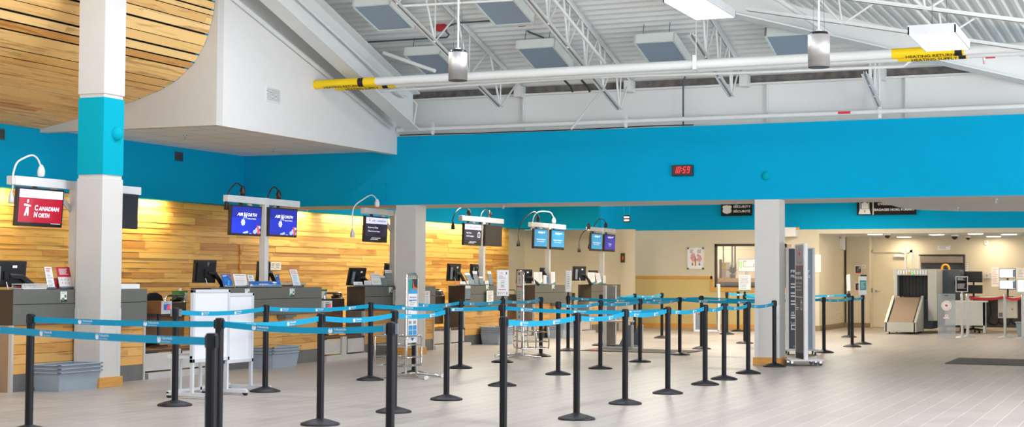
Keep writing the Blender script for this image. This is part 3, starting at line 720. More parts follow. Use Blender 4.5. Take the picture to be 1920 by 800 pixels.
# notices clipped on top of posts
def notice(label, key, w, h, z0, rz, kind, tilt=0):
    p = POSTS[key].location
    t = thing('notice_frame', label, 'sign', (p.x, p.y, 1.0), rz, 'framed notices on the queue posts')
    m = MB(); m.box(-.02, .02, -.008, .008, 0, z0, 'charcoal'); m.build('stem', t)
    TM = Matrix.Translation((0, 0, z0)) @ Matrix.Rotation(tilt, 4, 'Y')
    m = MB()
    m.box(-w/2, w/2, -.008, .008, 0, h, 'alu' if kind != 'black' else 'black_plastic', TM); m.build('frame', t, .003)
    m = MB(); F = TM @ face((-w/2, -.0085, 0), (1, 0, 0), (0, 0, 1))
    rect(m, F, .012, .012, w - .012, h - .012, 'paper' if kind != 'black' else 'black_sign', 1)
    if kind == 'air':
        leaf(m, F, .04, h - .05, .012, 'print_red', 3, False); rect(m, F, .06, h - .055, w - .09, h - .046, 'print_red', 2); rect(m, F, w - .05, h - .07, w - .03, h - .035, 'print_slate', 2)
        lines(m, F, .03, h * .62, w - .05, h * .8, 4, 'print_grey', 2, .3, 2); lines(m, F, .06, h * .3, w - .04, h * .58, 5, 'print_slate', 2, .3, 5); lines(m, F, .03, h * .2, w - .04, h * .26, 1, 'print_red', 2, .4); lines(m, F, .05, h * .06, w - .06, h * .15, 2, 'print_grey', 2, .35)
        for u in (.025, w - .04): rect(m, F, u, .03, u + .014, .06, 'print_slate', 2)
    elif kind == 'teal':
        lines(m, F, .03, h * .12, w - .04, h * .88, 9, 'print_grey', 2, .3, 4); rect(m, F, .012, .012, w - .012, .03, 'print_green', 2)
    elif kind == 'green':
        rect(m, F, .02, .1, w - .02, h - .08, 'print_teal', 2); lines(m, F, .04, .12, w - .05, h - .12, 5, 'paper', 3, .3)
    else:
        lines(m, F, .03, h * .1, w - .04, h * .9, 10, 'print_grey', 2, .3, 6)
    m.build('notice_sheet', t)
    return t
notice('white framed travel notice on a post before the fourth desk', 'S15', .19, .41, .03, R(22), 'air')
notice('narrow white framed notice turned edge-on before the fifth desk', 'S18', .2, .39, .06, R(78), 'plain')
notice('white framed notice with green edge before the office window', 'S33', .25, .34, .06, R(18), 'teal')
notice('white framed notice turned edge-on and leaning, left of the alcove door', 'S37', .24, .38, .05, R(-60), 'plain', R(-5))
notice('green framed notice nearly edge-on in front of the alcove door', 'S39', .24, .38, .0, R(62), 'green')

# ------------------------------------------------------------------ check-in desks
ZT = 1.155
def counter(label, x, y0, y1, dep, hooks=()):
    t = thing('check_in_desk', label, 'desk', (x, (y0 + y1) / 2, 0), 0, 'check-in desks'); L = (y1 - y0) / 2
    m = MB(); m.box(-dep, 0, -L, L, .992, ZT, 'counter_dark'); m.box(-dep + .003, -.003, -L + .003, L - .003, .985, .992, 'black_gap'); m.box(-dep, 0, -L, L, .755, .985, 'counter_dark'); m.build('upper_fascia', t)
    m = MB(); m.box(-dep + .0, -.0, -L - .003, -L - .001, .755, ZT - .002, 'counter_side'); m.build('end_fascia', t)
    m = MB(); m.box(-dep - .0, -.05, -L + .03, L - .03, .2, .755, 'black_gap'); m.build('carcass', t)
    m = MB(); z = .2; rnd = random.Random(int(y0 * 10))
    while z < .74:
        h = min(.112, .755 - z); y = -L + .035
        while y < L - .035:
            e = min(y + rnd.uniform(.8, 2.2), L - .035); m.box(-.045, -.028, y, e, z, z + h - .004, 'panel_wood'); y = e + .001
        z += .112
    m.build('wood_front', t)
    m = MB(); m.box(-.06, -.03, -L + .03, L - .03, 0, .198, 'kick_grey'); m.build('kick_plate', t)
    for s in (-1, 1):
        m = MB(); m.box(-.059, -.012, min(s * (L - .002), s * (L - .035)), max(s * (L - .002), s * (L - .035)), .001, .754, 'steel'); m.build('edge_trim', t)
        m = MB(); m.box(-dep - .02, -.06, min(s * L, s * (L - .012)), max(s * L, s * (L - .012)), 0, .755, 'steel_side'); m.build('end_panel', t)['label'] = 'brushed steel end panel'
    for h in hooks:
        m = MB(); m.box(-.01, .13, h - .1, h + .1, .69, .75, 'counter_dark'); m.box(-.01, .03, h + .1, h + .36, .715, .75, 'counter_dark'); m.build('bag_shelf', t)
    return t
CT = [(-11.87, 13.2, 15.62, .3), (-12.03, 17.25, 20.2, .34), (-12.13, 21.76, 24.38, .34), (-12.32, 26.03, 28.08, .35), (-12.39, 29.71, 31.9, .33), (-12.5, 33.47, 35.55, .34)]
LB = ['first check-in desk on the left, partly behind the tall column', 'second check-in desk behind the white display boards', 'third check-in desk left of the column under the blue wall', 'fourth check-in desk behind the post with a white notice', 'fifth check-in desk at the end of the timber wall', 'sixth and farthest check-in desk beside the grey bag gauge']
HK = [(.55,), (-0.744, 0.339), (), (-0.234,), (-0.041,), ()]
for (x, a, b, d), lb, hk in zip(CT, LB, HK): counter(lb, x, a, b, d, hk)

# luggage scales and low desks in the gaps
def scale(label, x, y0, y1, box=None):
    t = thing('baggage_scale', label, 'baggage scale', (x, (y0 + y1) / 2, 0)); L = (y1 - y0) / 2 - .015
    m = MB(); m.box(-.02, .1, -L, L, 0, .075, 'steel'); m.box(-.38, -.02, -L, L, 0, .06, 'kick_grey'); m.build('base_frame', t)
    a, b = -L + .02, -L * .18; 
    m = MB(); m.box(-.03, -.01, a, b, .095, .32, 'steel'); m.build('side_panel', t)
    m = MB(); m.box(-.02, .02, b + .03, b + .17, .075, .36, 'steel'); m.build('corner_post', t)
    m = MB(); m.box(-.03, -.01, b + .24, L * .9, .095, .32, 'steel')
    m.box(-.032, -.008, b + .22, b + .24, .09, .33, 'black_gap'); m.box(-.032, -.008, L * .9, L * .92, .09, .33, 'black_gap'); m.build('side_panel', t)
    m = MB(); m.box(-.38, -.03, -L, L, .33, .35, 'counter_side'); m.build('conveyor_belt', t)
    for k in range(4):
        m = MB(); m.cyl((-.1 - k * .085, -L + .02, .352), (-.12 - k * .2, L - .02, .352), .014, 'cardboard', 10); m.build('roller', t)
    return t
def low_desk(label, x, y0, y1, handle=True, jar=None):
    t = thing('low_desk', label, 'desk', (x, (y0 + y1) / 2, 0), 0, 'low desks between the counters'); L = (y1 - y0) / 2
    m = MB(); m.box(-.55, 0, -L, L, .77, .955, 'counter_side'); m.build('desk_top', t, .003)
    m = MB(); m.box(-.5, -.03, -L, L, .42, .77, 'desk_brown'); m.build('front_panel', t)
    m = MB(); m.box(-.5, -.46, -L, L, .06, .42, 'counter_side'); m.build('rear_panel', t)
    return t
def rail(label, x, y, w):
    m = MB(); m.tube([(0, -w/2, 0), (0, -w/2, .05), (0, -w/2 + .03, .085), (0, -w/2 + .07, .095), (0, w/2 - .07, .095), (0, w/2 - .03, .085), (0, w/2, .05), (0, w/2, 0)], .016, 'chrome', 10)
    m.cyl((0, -w/2, 0), (0, -w/2, .012), .03, 'chrome'); m.cyl((0, w/2, 0), (0, w/2, .012), .03, 'chrome')
    o = m.build('grab_rail', loc=(x, y, .955)); tag(o, label, 'rail', 'chrome grab rails on the low desks')
scale('stainless baggage scale between the first and second desks', -11.97, 15.66, 17.2)
scale('stainless baggage scale between the second and third desks', -12.06, 20.24, 21.72)
scale('stainless baggage scale between the third and fourth desks', -12.25, 24.42, 25.99)
scale('stainless baggage scale between the fourth and fifth desks', -12.4, 28.12, 29.67)
scale('stainless baggage scale between the fifth and sixth desks', -12.47, 31.94, 33.43)
low_desk('low brown desk between the first and second check-in desks', -12.42, 16.15, 17.22)
low_desk('low brown desk between the second and third check-in desks', -12.48, 20.24, 21.7)
low_desk('low brown desk between the third and fourth check-in desks', -12.72, 24.42, 25.98)
low_desk('low dark desk between the fourth and fifth check-in desks', -12.78, 28.15, 29.66)
low_desk('low dark desk between the fifth and sixth check-in desks', -12.9, 31.95, 33.42)
rail('chrome grab rail on the low desk beside the first desk', -12.5, 17.059, 0.437)
rail('chrome grab rail on the low desk beside the second desk', -12.56, 21.453, 0.553)
rail('chrome grab rail on the low desk beside the third desk', -12.8, 25.802, 0.484)
rail('chrome grab rail on the low desk beside the fourth desk', -12.86, 29.492, .45)
# scale read-outs
def readout(label, x, y, z, body, w=.2, h=.17):
    t = thing('weight_display', label, 'display', (x, y, z), 0, 'baggage weight displays')
    m = MB(); m.box(-.24, 0, -w/2, w/2, 0, h, body); m.build('housing', t, .004)
    m = MB(); m.box(0, .008, -w/2, w/2, 0, h, 'steel' if body == 'cardboard' else 'white_plastic'); m.build('front_plate', t)
    F = face((.0085, -w/2, 0), (0, 1, 0), (0, 0, 1)); m = MB(); rect(m, F, w * .2, h * .3, w * .85, h * .75, 'print_blue' if body == 'cardboard' else 'print_slate', 1)
    rect(m, F, w * .22, h * .82, w * .7, h * .9, 'print_grey', 1); poly(m, F, [(w * .45, h * .38), (w * .6, h * .34), (w * .82, h * .4), (w * .82, h * .66), (w * .66, h * .7), (w * .58, h * .56)], 'led_red', 2)
    m.build('display_window', t)
    m = MB(); m.cyl((-.12, 0, -.42 + 0.0), (-.12, 0, 0), .02, 'black_plastic'); m.build('stem', t)
    m = MB(); m.box(-.2, -.03, -.08, .08, -.435, -.42, 'black_plastic'); m.build('foot', t)
readout('brown weight display box with red digits left of the white boards', -12.15, 16.401, 0.816, 'cardboard', 0.22)
readout('white weight display with red digits right of the second desk', -12.2, 20.671, 0.762, 'white_plastic', 0.265)

# things on the low desks
t = thing('tissue_box', 'green and white carton on low desk behind the chrome rail', 'carton', (-12.75, 17.522, .955))
m = MB(); m.box(-.06, .06, -.1, .1, 0, .15, 'paper'); m.build('carton', t)
m = MB(); m.box(-.061, .061, -.101, .03, .02, .13, 'print_green'); m.box(-.061, .061, -.101, .101, .13, .152, 'print_green'); m.build('printed_sleeve', t)
m = MB(); m.cyl((0, -.0, .152), (.01, .01, .19), .03, 'paper', 8, .012); m.build('tissue', t)
t = thing('small_tub', 'small white tub with green lid at the right end of second desk', 'tub', (-12.85, 21.631, .955)); m = MB(); m.cyl((0, 0, 0), (0, 0, .12), .06, 'paper', 16); m.build('tub_body', t)
m = MB(); m.cyl((0, 0, .12), (0, 0, .15), .063, 'print_green', 16); m.build('lid', t)
for lb, x, y in (('black cable heap on the low desk before the second desk', -12.7, 17.354), ('black cable heap on low desk left of the third desk', -12.75, 21.848)):
    m = MB(); m.tube([(0, -.12, .02), (.05, -.05, .05), (-.04, .02, .06), (.03, .1, .04), (-.02, .16, .02), (.04, .06, .02), (0, -.1, .015)], .018, 'black_plastic', 8, sub=5); tag(m.build('cable', loc=(x, y, .955)), lb, 'cable')

# task chair backs
def chair(label, x, y, rz=0):
    t = thing('task_chair', label, 'chair', (x, y, 0), rz, 'black task chairs behind the desks')
    m = MB(); P = [(-.22, .0), (-.23, .3), (-.17, .42), (-.06, .46), (.06, .46), (.17, .42), (.23, .3), (.22, .0)]
    m.prism(P, lambda a, b, d: (d, a, b + .62), -.03, .03, 'chair_black'); m.build('backrest', t, .012)
    m = MB(); m.box(-.5, -.02, -.24, .24, .44, .52, 'chair_black'); m.build('seat', t, .02)
    m = MB(); m.cyl((-.25, 0, .08), (-.25, 0, .44), .03, 'black_plastic'); m.box(-.04, -.02, -.03, .03, .44, .7, 'black_plastic'); m.build('gas_stem', t)
    for k in range(5):
        a = 2 * PI * k / 5; m = MB(); c = Vector((-.25, 0, .08)); e = c + Vector((math.cos(a) * .3, math.sin(a) * .3, -.03)); m.cyl(c, e, .02, 'black_plastic', 8); m.cyl(e + Vector((0, 0, -.05)), e + Vector((0, 0, .01)), .025, 'black_plastic', 8); m.build('leg', t)
chair('black task chair back showing between first desk and low desk', -13.2, 17.508)
chair('black task chair back just above the second desk, right end', -13.0, 21.483)
chair('black task chair back between the column and the fourth desk', -13.6, 27.373)

# display masts with screens
def pic_frame(t, mm, F, w, h, kind):
    """what a screen shows, drawn on the face F"""
    if kind == 'red':
        rect(mm, F, 0, 0, w, h, 'scr_red'); rect(mm, F, 0, h * .76, w, h, 'scr_lilac', 2)
        s = h; ox, oy = w * .19, h * .13
        for pts in ([(-.02, .47), (.05, .49), (.05, .58), (-.01, .57)], [(-.14, .39), (-.13, .45), (.16, .41), (.15, .37)], [(-.03, .35), (.06, .36), (.07, .1), (.015, .1), (.0, .24), (-.05, .1), (-.12, .1)]):
            poly(mm, F, [(ox + a * s, oy + b * s) for a, b in pts], 'scr_text', 3)
        mm.text('C', w * .36, h * .40, h * .22, 'scr_text', lift(F, 3), bold=.03, shear=.12, sx=.9); mm.text('ANADIAN', w * .45, h * .40, h * .17, 'scr_text', lift(F, 3), bold=.03, shear=.12, w=w * .48)
        mm.text('N', w * .35, h * .2, h * .22, 'scr_text', lift(F, 3), bold=.03, shear=.12, sx=.9); mm.text('ORTH', w * .455, h * .2, h * .17, 'scr_text', lift(F, 3), bold=.03, shear=.12, w=w * .26)
        rect(mm, F, w * .0, 0, w, h * .035, 'scr_black', 2); lines(mm, F, w * .75, h * .008, w * .99, h * .03, 1, 'scr_text', 3, .6)
    elif kind == 'north':
        rect(mm, F, 0, 0, w, h, 'scr_blue'); rect(mm, F, 0, h * .6, w, h, 'scr_deep', 2)
        tx = lambda s, u, v, z, ww, **k: mm.text(s, u, v, z, 'scr_text', lift(F, 4), w=ww, bold=.03, shear=.25, **k)
        tx('AIR', w * .17, h * .66, h * .16, w * .2); tx('N', w * .39, h * .57, h * .32, w * .12); tx('ORTH', w * .52, h * .66, h * .16, w * .33); tx('Yukon\'s Airline', w * .52, h * .55, h * .065, w * .3)
        c = (w * .38, h * .42); ring = lambda r0, r1: mm.add([(c[0] + math.cos(k * PI / 10) * r * w * .55, c[1] + math.sin(k * PI / 10) * r * h, 0) for r in (r0, r1) for k in range(20)], [(k, (k + 1) % 20, 20 + (k + 1) % 20, 20 + k) for k in range(20)], 'scr_text', M=lift(F, 4))
        ring(.085, .11); ring(.025, .05)
        for k in range(8):
            a = k * PI / 4; u = (math.cos(a) * w * .55, math.sin(a) * h); n = (-math.sin(a) * .012 * h, math.cos(a) * .012 * h)
            poly(mm, F, [(c[0] + u[0] * .05 + n[0], c[1] + u[1] * .05 + n[1]), (c[0] + u[0] * .05 - n[0], c[1] + u[1] * .05 - n[1]), (c[0] + u[0] * .14 - n[0], c[1] + u[1] * .14 - n[1]), (c[0] + u[0] * .14 + n[0], c[1] + u[1] * .14 + n[1])], 'scr_text', 4)
        rnd = random.Random(5)
        for (u, v, r) in ((.47, .03, .05), (.53, .06, .05), (.42, .02, .04), (.8, .08, .08), (.88, .16, .09), (.94, .06, .07), (.95, .26, .06)):
            mm.add([(w * u + math.cos(k * PI / 8) * r * w * .8, max(0, h * v + math.sin(k * PI / 8) * r * h), 0) for k in range(16)], [tuple(range(16))], 'scr_cloud', M=lift(F, 3))
        poly(mm, F, [(w * .85, h * .33), (w * .9, h * .33), (w * .99, h * .0), (w * .9, h * .0)], 'scr_orange', 5)
        rect(mm, F, w * .6, h * .0, w * .68, h * .015, 'scr_text', 5)
    elif kind in ('eco', 'bag'):
        rect(mm, F, 0, 0, w, h, 'scr_navy'); rect(mm, F, 0, h * .73, w, h, 'scr_lilac', 2); rect(mm, F, 0, 0, w, h * .17, 'scr_black', 2)
        leaf(mm, F, w * .15, h * .865, h * .055, 'scr_leafred', 4, False); leaf(mm, F, w * .15, h * .865, h * .09, 'scr_leafred', 4, True)
        mm.text('AIR CANADA', w * .26, h * .825, h * .115, 'print_dark', lift(F, 3), w=w * .66, bold=.01)
        if kind == 'eco': s1, s2 = 'Economy Class', 'Classe économique'
        else: s1, s2 = 'Bag Drop', 'Dépôt-bagages'
        mm.text(s1, w * .1, h * .53, h * .1, 'scr_text', lift(F, 3), w=w * (.46 if kind == 'eco' else .3), bold=.01); mm.text(s2, w * .1, h * .37, h * .1, 'scr_text', lift(F, 3), w=w * (.56 if kind == 'eco' else .44), bold=.01)
        mm.text('STAR ALLIANCE', w * .28, h * .08, h * .07, 'scr_text', lift(F, 3), w=w * .42, bold=.01); rect(mm, F, w * .22, h * .03, w * .58, h * .05, 'scr_text', 3)
        if kind == 'bag':
            for a in ((.78, .34, .93, .37), (.78, .56, .93, .59), (.78, .34, .805, .59), (.905, .34, .93, .59), (.83, .59, .88, .64)): rect(mm, F, w * a[0], h * a[1], w * a[2], h * a[3], 'scr_text', 3)
    elif kind in ('jet', 'jet2', 'priority'):
        rect(mm, F, 0, 0, w, h, 'scr_teal' if kind != 'priority' else 'scr_deep'); rect(mm, F, 0, h * .06, w, h * .7, 'scr_teal' if kind != 'priority' else 'scr_violet', 2)
        mm.text('WESTJET', w * .27, h * .8, h * .13, 'scr_text', lift(F, 3), w=w * .42, bold=.03); poly(mm, F, [(w * .72, h * .8), (w * .78, h * .84), (w * .8, h * .93), (w * .73, h * .88)], 'scr_text', 3)
        if kind == 'priority': mm.text('Priority', w * .36, h * .38, h * .12, 'scr_text', lift(F, 3), w=w * .28, bold=.01); mm.text('Priorité', w * .4, h * .27, h * .08, 'scr_text', lift(F, 3), w=w * .2)
        else: mm.text('Check-in Assistance', w * .15, h * .42, h * .11, 'scr_text', lift(F, 3), w=w * .7, bold=.01); mm.text('Aide à l\'enregistrement', w * .2, h * .31, h * .08, 'scr_text', lift(F, 3), w=w * .58)
        rect(mm, F, 0, 0, w, h * .05, 'scr_black', 3)
    elif kind == 'off': rect(mm, F, 0, 0, w, h, 'scr_brown')
    else: rect(mm, F, 0, 0, w, h, 'scr_black')
def mast(label, x, y, ztop, y0, y1, screens, wrap=None):
    t = thing('display_mast', label, 'screen stand', (x, y, ZT), 0, 'screen masts on the check-in desks')
    zt = ztop - ZT
    m = MB(); m.box(-.05, .05, -.05, .05, 0, zt, 'alu'); m.build('post', t, .003)
    m = MB(); m.box(-.05, .035, y0 - y, y1 - y, zt - .1, zt - .002, 'alu'); m.build('crossbar', t, .003)
    if wrap:
        m = MB(); m.box(-.055, .04, wrap[0] - y, wrap[1] - y, zt - .103, zt + .002, 'alu_paper'); m.build('paper_cover', t)['label'] = 'white paper wrapped around the bar'
    for s in (-1, 1):
        m = MB(); m.prism([(s * .05, zt - .3), (s * .32, zt - .1), (s * .42, zt - .1), (s * .05, zt - .38)], lambda a, b, d: (d, a, b), -.04, -.02, 'alu'); m.build('brace', t)
    for (a, b, z0, z1, kind, tilt) in screens:
        w, h = b - a, z1 - z0; cy = (a + b) / 2 - y
        TM = Matrix.Translation((.1, cy, z1 - ZT)) @ Matrix.Rotation(tilt, 4, 'Y')
        m = MB(); m.box(-.05, 0, -w/2, w/2, -h, 0, 'black_plastic', TM); m.box(-.07, -.05, -w*.3, w*.3, -h*.8, -h*.2, 'black_plastic', TM); mo = m.build('monitor', t, .004)
        m = MB(); F = TM @ face((.0005, -w/2 + .022, -h + .032), (0, 1, 0), (0, 0, 1)); pic_frame(t, m, F, w - .044, h - .054, kind); m.build('screen_picture', mo)
        m = MB(); m.box(-.14, -.07, -.06, .06, -h*.6, -h*.4, 'black_plastic', TM); m.box(-.13, -.09, -.02, .02, -h*.5, .1, 'black_plastic', TM); m.build('mount_arm', t)
    return t
def scr(x, *l): return l
mast('aluminium screen mast with red airline screen, partly behind the tall column', -12.12, 14.515, 2.462, 13.389, 15.75,
     [(13.419, 14.2, 1.886, 2.335, 'red', R(4)), (14.735, 15.611, 1.914, 2.355, 'dark', R(1))], (13.433, 14.298))
mast('aluminium screen mast with two blue airline screens on the second desk', -12.25, 18.893, 2.482, 17.897, 19.836,
     [(17.885, 18.676, 1.905, 2.341, 'north', R(2)), (18.877, 19.669, 1.913, 2.347, 'north', R(2))])
mast('aluminium screen mast half hidden by the column at the third desk', -12.3, 23.066, 2.479, 21.979, 23.979,
     [(21.888, 22.677, 1.902, 2.34, 'eco', R(2.5))])
mast('aluminium screen mast with one lit and one blank screen on fourth desk', -12.5, 27.207, 2.52, 26.207, 28.204,
     [(26.166, 26.972, 1.94, 2.374, 'bag', R(1.5)), (27.151, 27.982, 1.945, 2.377, 'off', R(1.5))])
mast('aluminium screen mast with two turquoise screens on the fifth desk', -12.58, 30.9, 2.522, 29.887, 31.908,
     [(29.864, 30.647, 1.948, 2.386, 'jet', R(1.5)), (30.852, 31.663, 1.949, 2.388, 'jet', R(1.5))])
mast('aluminium screen mast with turquoise and violet screens on the sixth desk', -12.68, 34.685, 2.548, 33.702, 35.594,
     [(33.668, 34.434, 1.963, 2.397, 'jet', R(1.5)), (34.606, 35.39, 1.967, 2.398, 'priority', R(1.5))])

# goose-neck lamps clamped on the cross bars
def neck(label, x, base, pts, col, head='up'):
    """base (y, z) on the bar, pts (y, z) along the arm"""
    t = thing('gooseneck_lamp', label, 'lamp', (x, base[0], base[1]), 0, 'goose-neck lamps on the screen masts')
    o = base; big = 1.0
    m = MB(); m.lathe([(.03, 0), (.042, .015), (.045, .06), (.036, .1), (.014, .14)], col, 16); m.build('socket', t)
    P = [(0, 0, .13)] + [(0, a - o[0], b - o[1]) for a, b in pts]
    m = MB(); m.tube(P, .011, col, 8, sub=6); m.build('flexible_arm', t)
    e = Vector(P[-1])
    m = MB(); m.lathe([(.035, -.13), (.04, -.125), (.036, -.06), (.014, -.0), (.01, .02)], col if col != 'white_plastic' else 'alu', 16, Matrix.Translation(e)); m.build('lamp_head', t)
neck('white goose-neck lamp arching off the first screen mast', -12.12, (13.905, 2.482), [(13.902, 2.601), (13.835, 2.691), (13.744, 2.722), (13.611, 2.68), (13.498, 2.616), (13.44, 2.489), (13.436, 2.335), (13.42, 2.273)], 'white_plastic')
neck('black goose-neck lamp at the left end of second screen mast', -12.25, (18.315, 2.489), [(18.27, 2.63), (18.16, 2.662), (18.04, 2.602), (17.949, 2.505), (17.912, 2.396)], 'black_plastic')
neck('black goose-neck lamp at the right half of second screen mast', -12.25, (19.28, 2.483), [(19.255, 2.623), (19.15, 2.665), (19.049, 2.603), (18.979, 2.48), (18.968, 2.336)], 'black_plastic')
neck('white goose-neck lamp hanging far left of third screen mast', -12.3, (22.461, 2.509), [(22.459, 2.618), (22.363, 2.686), (22.213, 2.697), (21.957, 2.612), (21.706, 2.502), (21.62, 2.365), (21.625, 2.1)], 'white_plastic')
neck('black goose-neck lamp hanging left of the fourth screen mast', -12.5, (26.571, 2.523), [(26.544, 2.642), (26.397, 2.678), (26.155, 2.646), (25.942, 2.544), (25.85, 2.417), (25.862, 2.366)], 'black_plastic')
neck('black goose-neck lamp in the middle of fourth screen mast', -12.5, (27.562, 2.535), [(27.521, 2.641), (27.403, 2.679), (27.249, 2.641), (27.148, 2.551), (27.098, 2.431)], 'black_plastic')
neck('black goose-neck lamp hanging left of the fifth screen mast', -12.58, (30.324, 2.537), [(30.291, 2.711), (30.108, 2.751), (29.868, 2.706), (29.545, 2.578), (29.314, 2.432), (29.23, 2.225), (29.231, 2.111)], 'black_plastic')
neck('white goose-neck lamp arching over the fifth screen mast', -12.58, (31.251, 2.533), [(31.217, 2.677), (31.072, 2.767), (30.818, 2.786), (30.352, 2.761), (30.109, 2.669), (30.02, 2.549), (30.006, 2.479)], 'white_plastic')
neck('black goose-neck lamp at the top of sixth screen mast', -12.68, (34.962, 2.557), [(34.941, 2.689), (34.767, 2.762), (34.537, 2.767), (34.311, 2.693), (34.088, 2.555), (33.831, 2.353), (33.797, 2.146)], 'black_plastic')
neck('black goose-neck lamp hanging left of sixth screen mast', -12.6, (33.544, 2.485), [(33.435, 2.469), (33.256, 2.425), (33.008, 2.304), (32.904, 2.163), (32.905, 2.05)], 'black_plastic')

# ------------------------------------------------------------------ things on the desks
def monitor(label, x, y, z0, w, h, rz=0, arm='R', logo=False, tilt=R(4)):
    """desk monitor seen from behind, on a clamp arm"""
    t = thing('desk_monitor', label, 'monitor', (x, y, ZT), rz, 'black agent monitors on the desks')
    TM = Matrix.Translation((0, 0, z0 - ZT)) @ Matrix.Rotation(tilt, 4, 'Y')
    m = MB(); m.box(-.035, 0, -w/2, w/2, 0, h, 'black_plastic', TM); m.box(0, .018, -w*.42, w*.42, h*.06, h*.9, 'black_matte', TM, 1, 1); m.build('back_shell', t, .004)
    m = MB(); m.box(.018, .045, -w*.13, w*.13, h*.3, h*.62, 'black_matte', TM); m.build('mount_plate', t)
    m = MB(); F = TM @ face((.0185, -w/2, 0), (0, 1, 0), (0, 0, 1))
    if logo: mring = [(w * .55 + math.cos(a) * .022 * k, h * .84 + math.sin(a) * .03 * k, 0) for k in (1, .82) for a in [i * PI / 8 for i in range(16)]]; m.add(mring, [(i, (i + 1) % 16, 16 + (i + 1) % 16, 16 + i) for i in range(16)], 'print_grey', M=lift(F, 1)); rect(m, F, w * .53, h * .82, w * .57, h * .86, 'print_grey', 1)
    else: rect(m, F, w * .6, h * .74, w * .72, h * .84, 'paper', 1); rect(m, F, w * .14, h * .1, w * .3, h * .8, 'clip_grey' if w > .4 else 'charcoal', 1)
    m.build('back_label', t)
    s = 1 if arm == 'R' else -1
    m = MB(); zb = z0 - ZT; m.tube([(.04, 0, zb + h * .45), (.06, s * w * .3, zb + h * .42), (.06, s * (w * .3 + .2), .03), (.05, s * (w * .3 + .22), 0)], .032, 'black_plastic', 10); m.cyl((.05, s * (w * .3 + .22), 0), (.05, s * (w * .3 + .22), .03), .05, 'black_plastic'); m.build('monitor_arm', t)
    m = MB(); m.tube([(.03, -w * .05, zb + h * .2), (.05, -w * .03, zb - .02), (.0, w * .05, .0)], .006, 'alu', 6, sub=4); m.build('cable', t)
    return t
monitor('big black agent monitor at the left picture edge on first desk', -12.1, 13.339, 1.183, .56, 0.299, R(-6))
monitor('black agent monitor with round badge at the left end of second desk', -12.3, 17.477, 1.224, 0.509, 0.317, R(0), 'R', True)
monitor('black agent monitor behind the mast post on the second desk', -12.42, 19.152, 1.244, 0.422, 0.297, R(8))
monitor('black agent monitor leaning at the left end of third desk', -12.33, 21.801, 1.172, 0.449, 0.297, R(-8), 'R', False, R(12))
monitor('black agent monitor with teal tag beside the mast on third desk', -12.42, 23.11, 1.288, 0.354, 0.27, R(10))
monitor('black agent monitor at the left end of the fourth desk', -12.5, 25.915, 1.244, 0.472, 0.333, R(-5))
monitor('black agent monitor left of the mast post on fourth desk', -12.62, 27.096, 1.27, 0.429, 0.309, R(6))
monitor('black agent monitor at the left end of the fifth desk', -12.6, 29.608, 1.19, .42, 0.304, R(-28))
monitor('small black agent monitor behind leaflets on the fifth desk', -12.66, 30.78, 1.282, 0.281, 0.255, R(5))
monitor('black agent monitor at the left end of the sixth desk', -12.7, 33.174, 1.246, .42, 0.342, R(-25))
monitor('black agent monitor behind white sheets on the sixth desk', -12.78, 34.331, 1.206, 0.71, 0.293, R(4))

def leaflet(label, x, y0, y1, h, tilt, draw, kind='leaflet stands on the desks', z=ZT, back='clip_grey', foot=True, rz=0):
    t = thing('leaflet_stand', label, 'leaflet stand', (x, (y0 + y1) / 2, z), rz, kind); w = y1 - y0
    TM = Matrix.Rotation(-tilt, 4, 'Y')
    m = MB(); m.box(-.006, 0, -w/2, w/2, .004, h, back, TM); m.build('back_plate', t)
    if foot: m = MB(); m.box(-.09, .012, -w/2, w/2, 0, .008, back); m.box(.004, .012, -w/2, w/2, 0, .03, back); m.build('foot', t)
    m = MB(); F = TM @ face((.0, -w/2, .006), (0, 1, 0), (0, 0, 1)); draw(m, F, w, h - .008); m.build('leaflet', t)
    return t
def d_plain(seed, c='print_grey', top='print_red'):
    def f(m, F, w, h):
        rect(m, F, 0, 0, w, h, 'paper', 1); lines(m, F, w * .15, h * .72, w * .9, h * .93, 3, top, 2, .4, seed); lines(m, F, w * .15, h * .1, w * .9, h * .66, 9, c, 2, .3, seed + 1)
    return f
def d_redtop(m, F, w, h):
    rect(m, F, 0, 0, w, h, 'paper', 1); rect(m, F, 0, h * .54, w, h, 'print_red', 2); lines(m, F, w * .14, h * .62, w * .85, h * .92, 6, 'paper', 3, .5, 3); rect(m, F, 0, 0, w, h * .1, 'print_slate', 2); rect(m, F, w * .8, h * .02, w * .9, h * .08, 'paper', 3)
    for r in range(2):
        for k in range(3): rect(m, F, w * (.2 + .25 * k), h * (.24 + .15 * r), w * (.28 + .25 * k), h * (.29 + .15 * r), 'print_skin', 3)
def d_blue(m, F, w, h):
    rect(m, F, 0, 0, w, h, 'print_blue', 1); poly(m, F, [(w * .3, 0), (w * .62, h * .55), (w * .72, h * .5), (w * .6, 0)], 'print_sky', 2); lines(m, F, w * .1, h * .8, w * .6, h * .92, 2, 'paper', 3, .6); lines(m, F, w * .15, h * .4, w * .9, h * .68, 4, 'print_sky', 3, .3, 6)
    poly(m, F, [(w * .66, h * .92), (w * .74, h * .92), (w * .98, h * .66), (w * .82, h * .68)], 'print_orange', 4); poly(m, F, [(w * .4, h * .04), (w, h * .18), (w, 0), (w * .4, 0)], 'print_orange', 4)
    poly(m, F, [(w * .12, h * .16), (w * .34, h * .16), (w * .23, h * .06)], 'paper', 4)
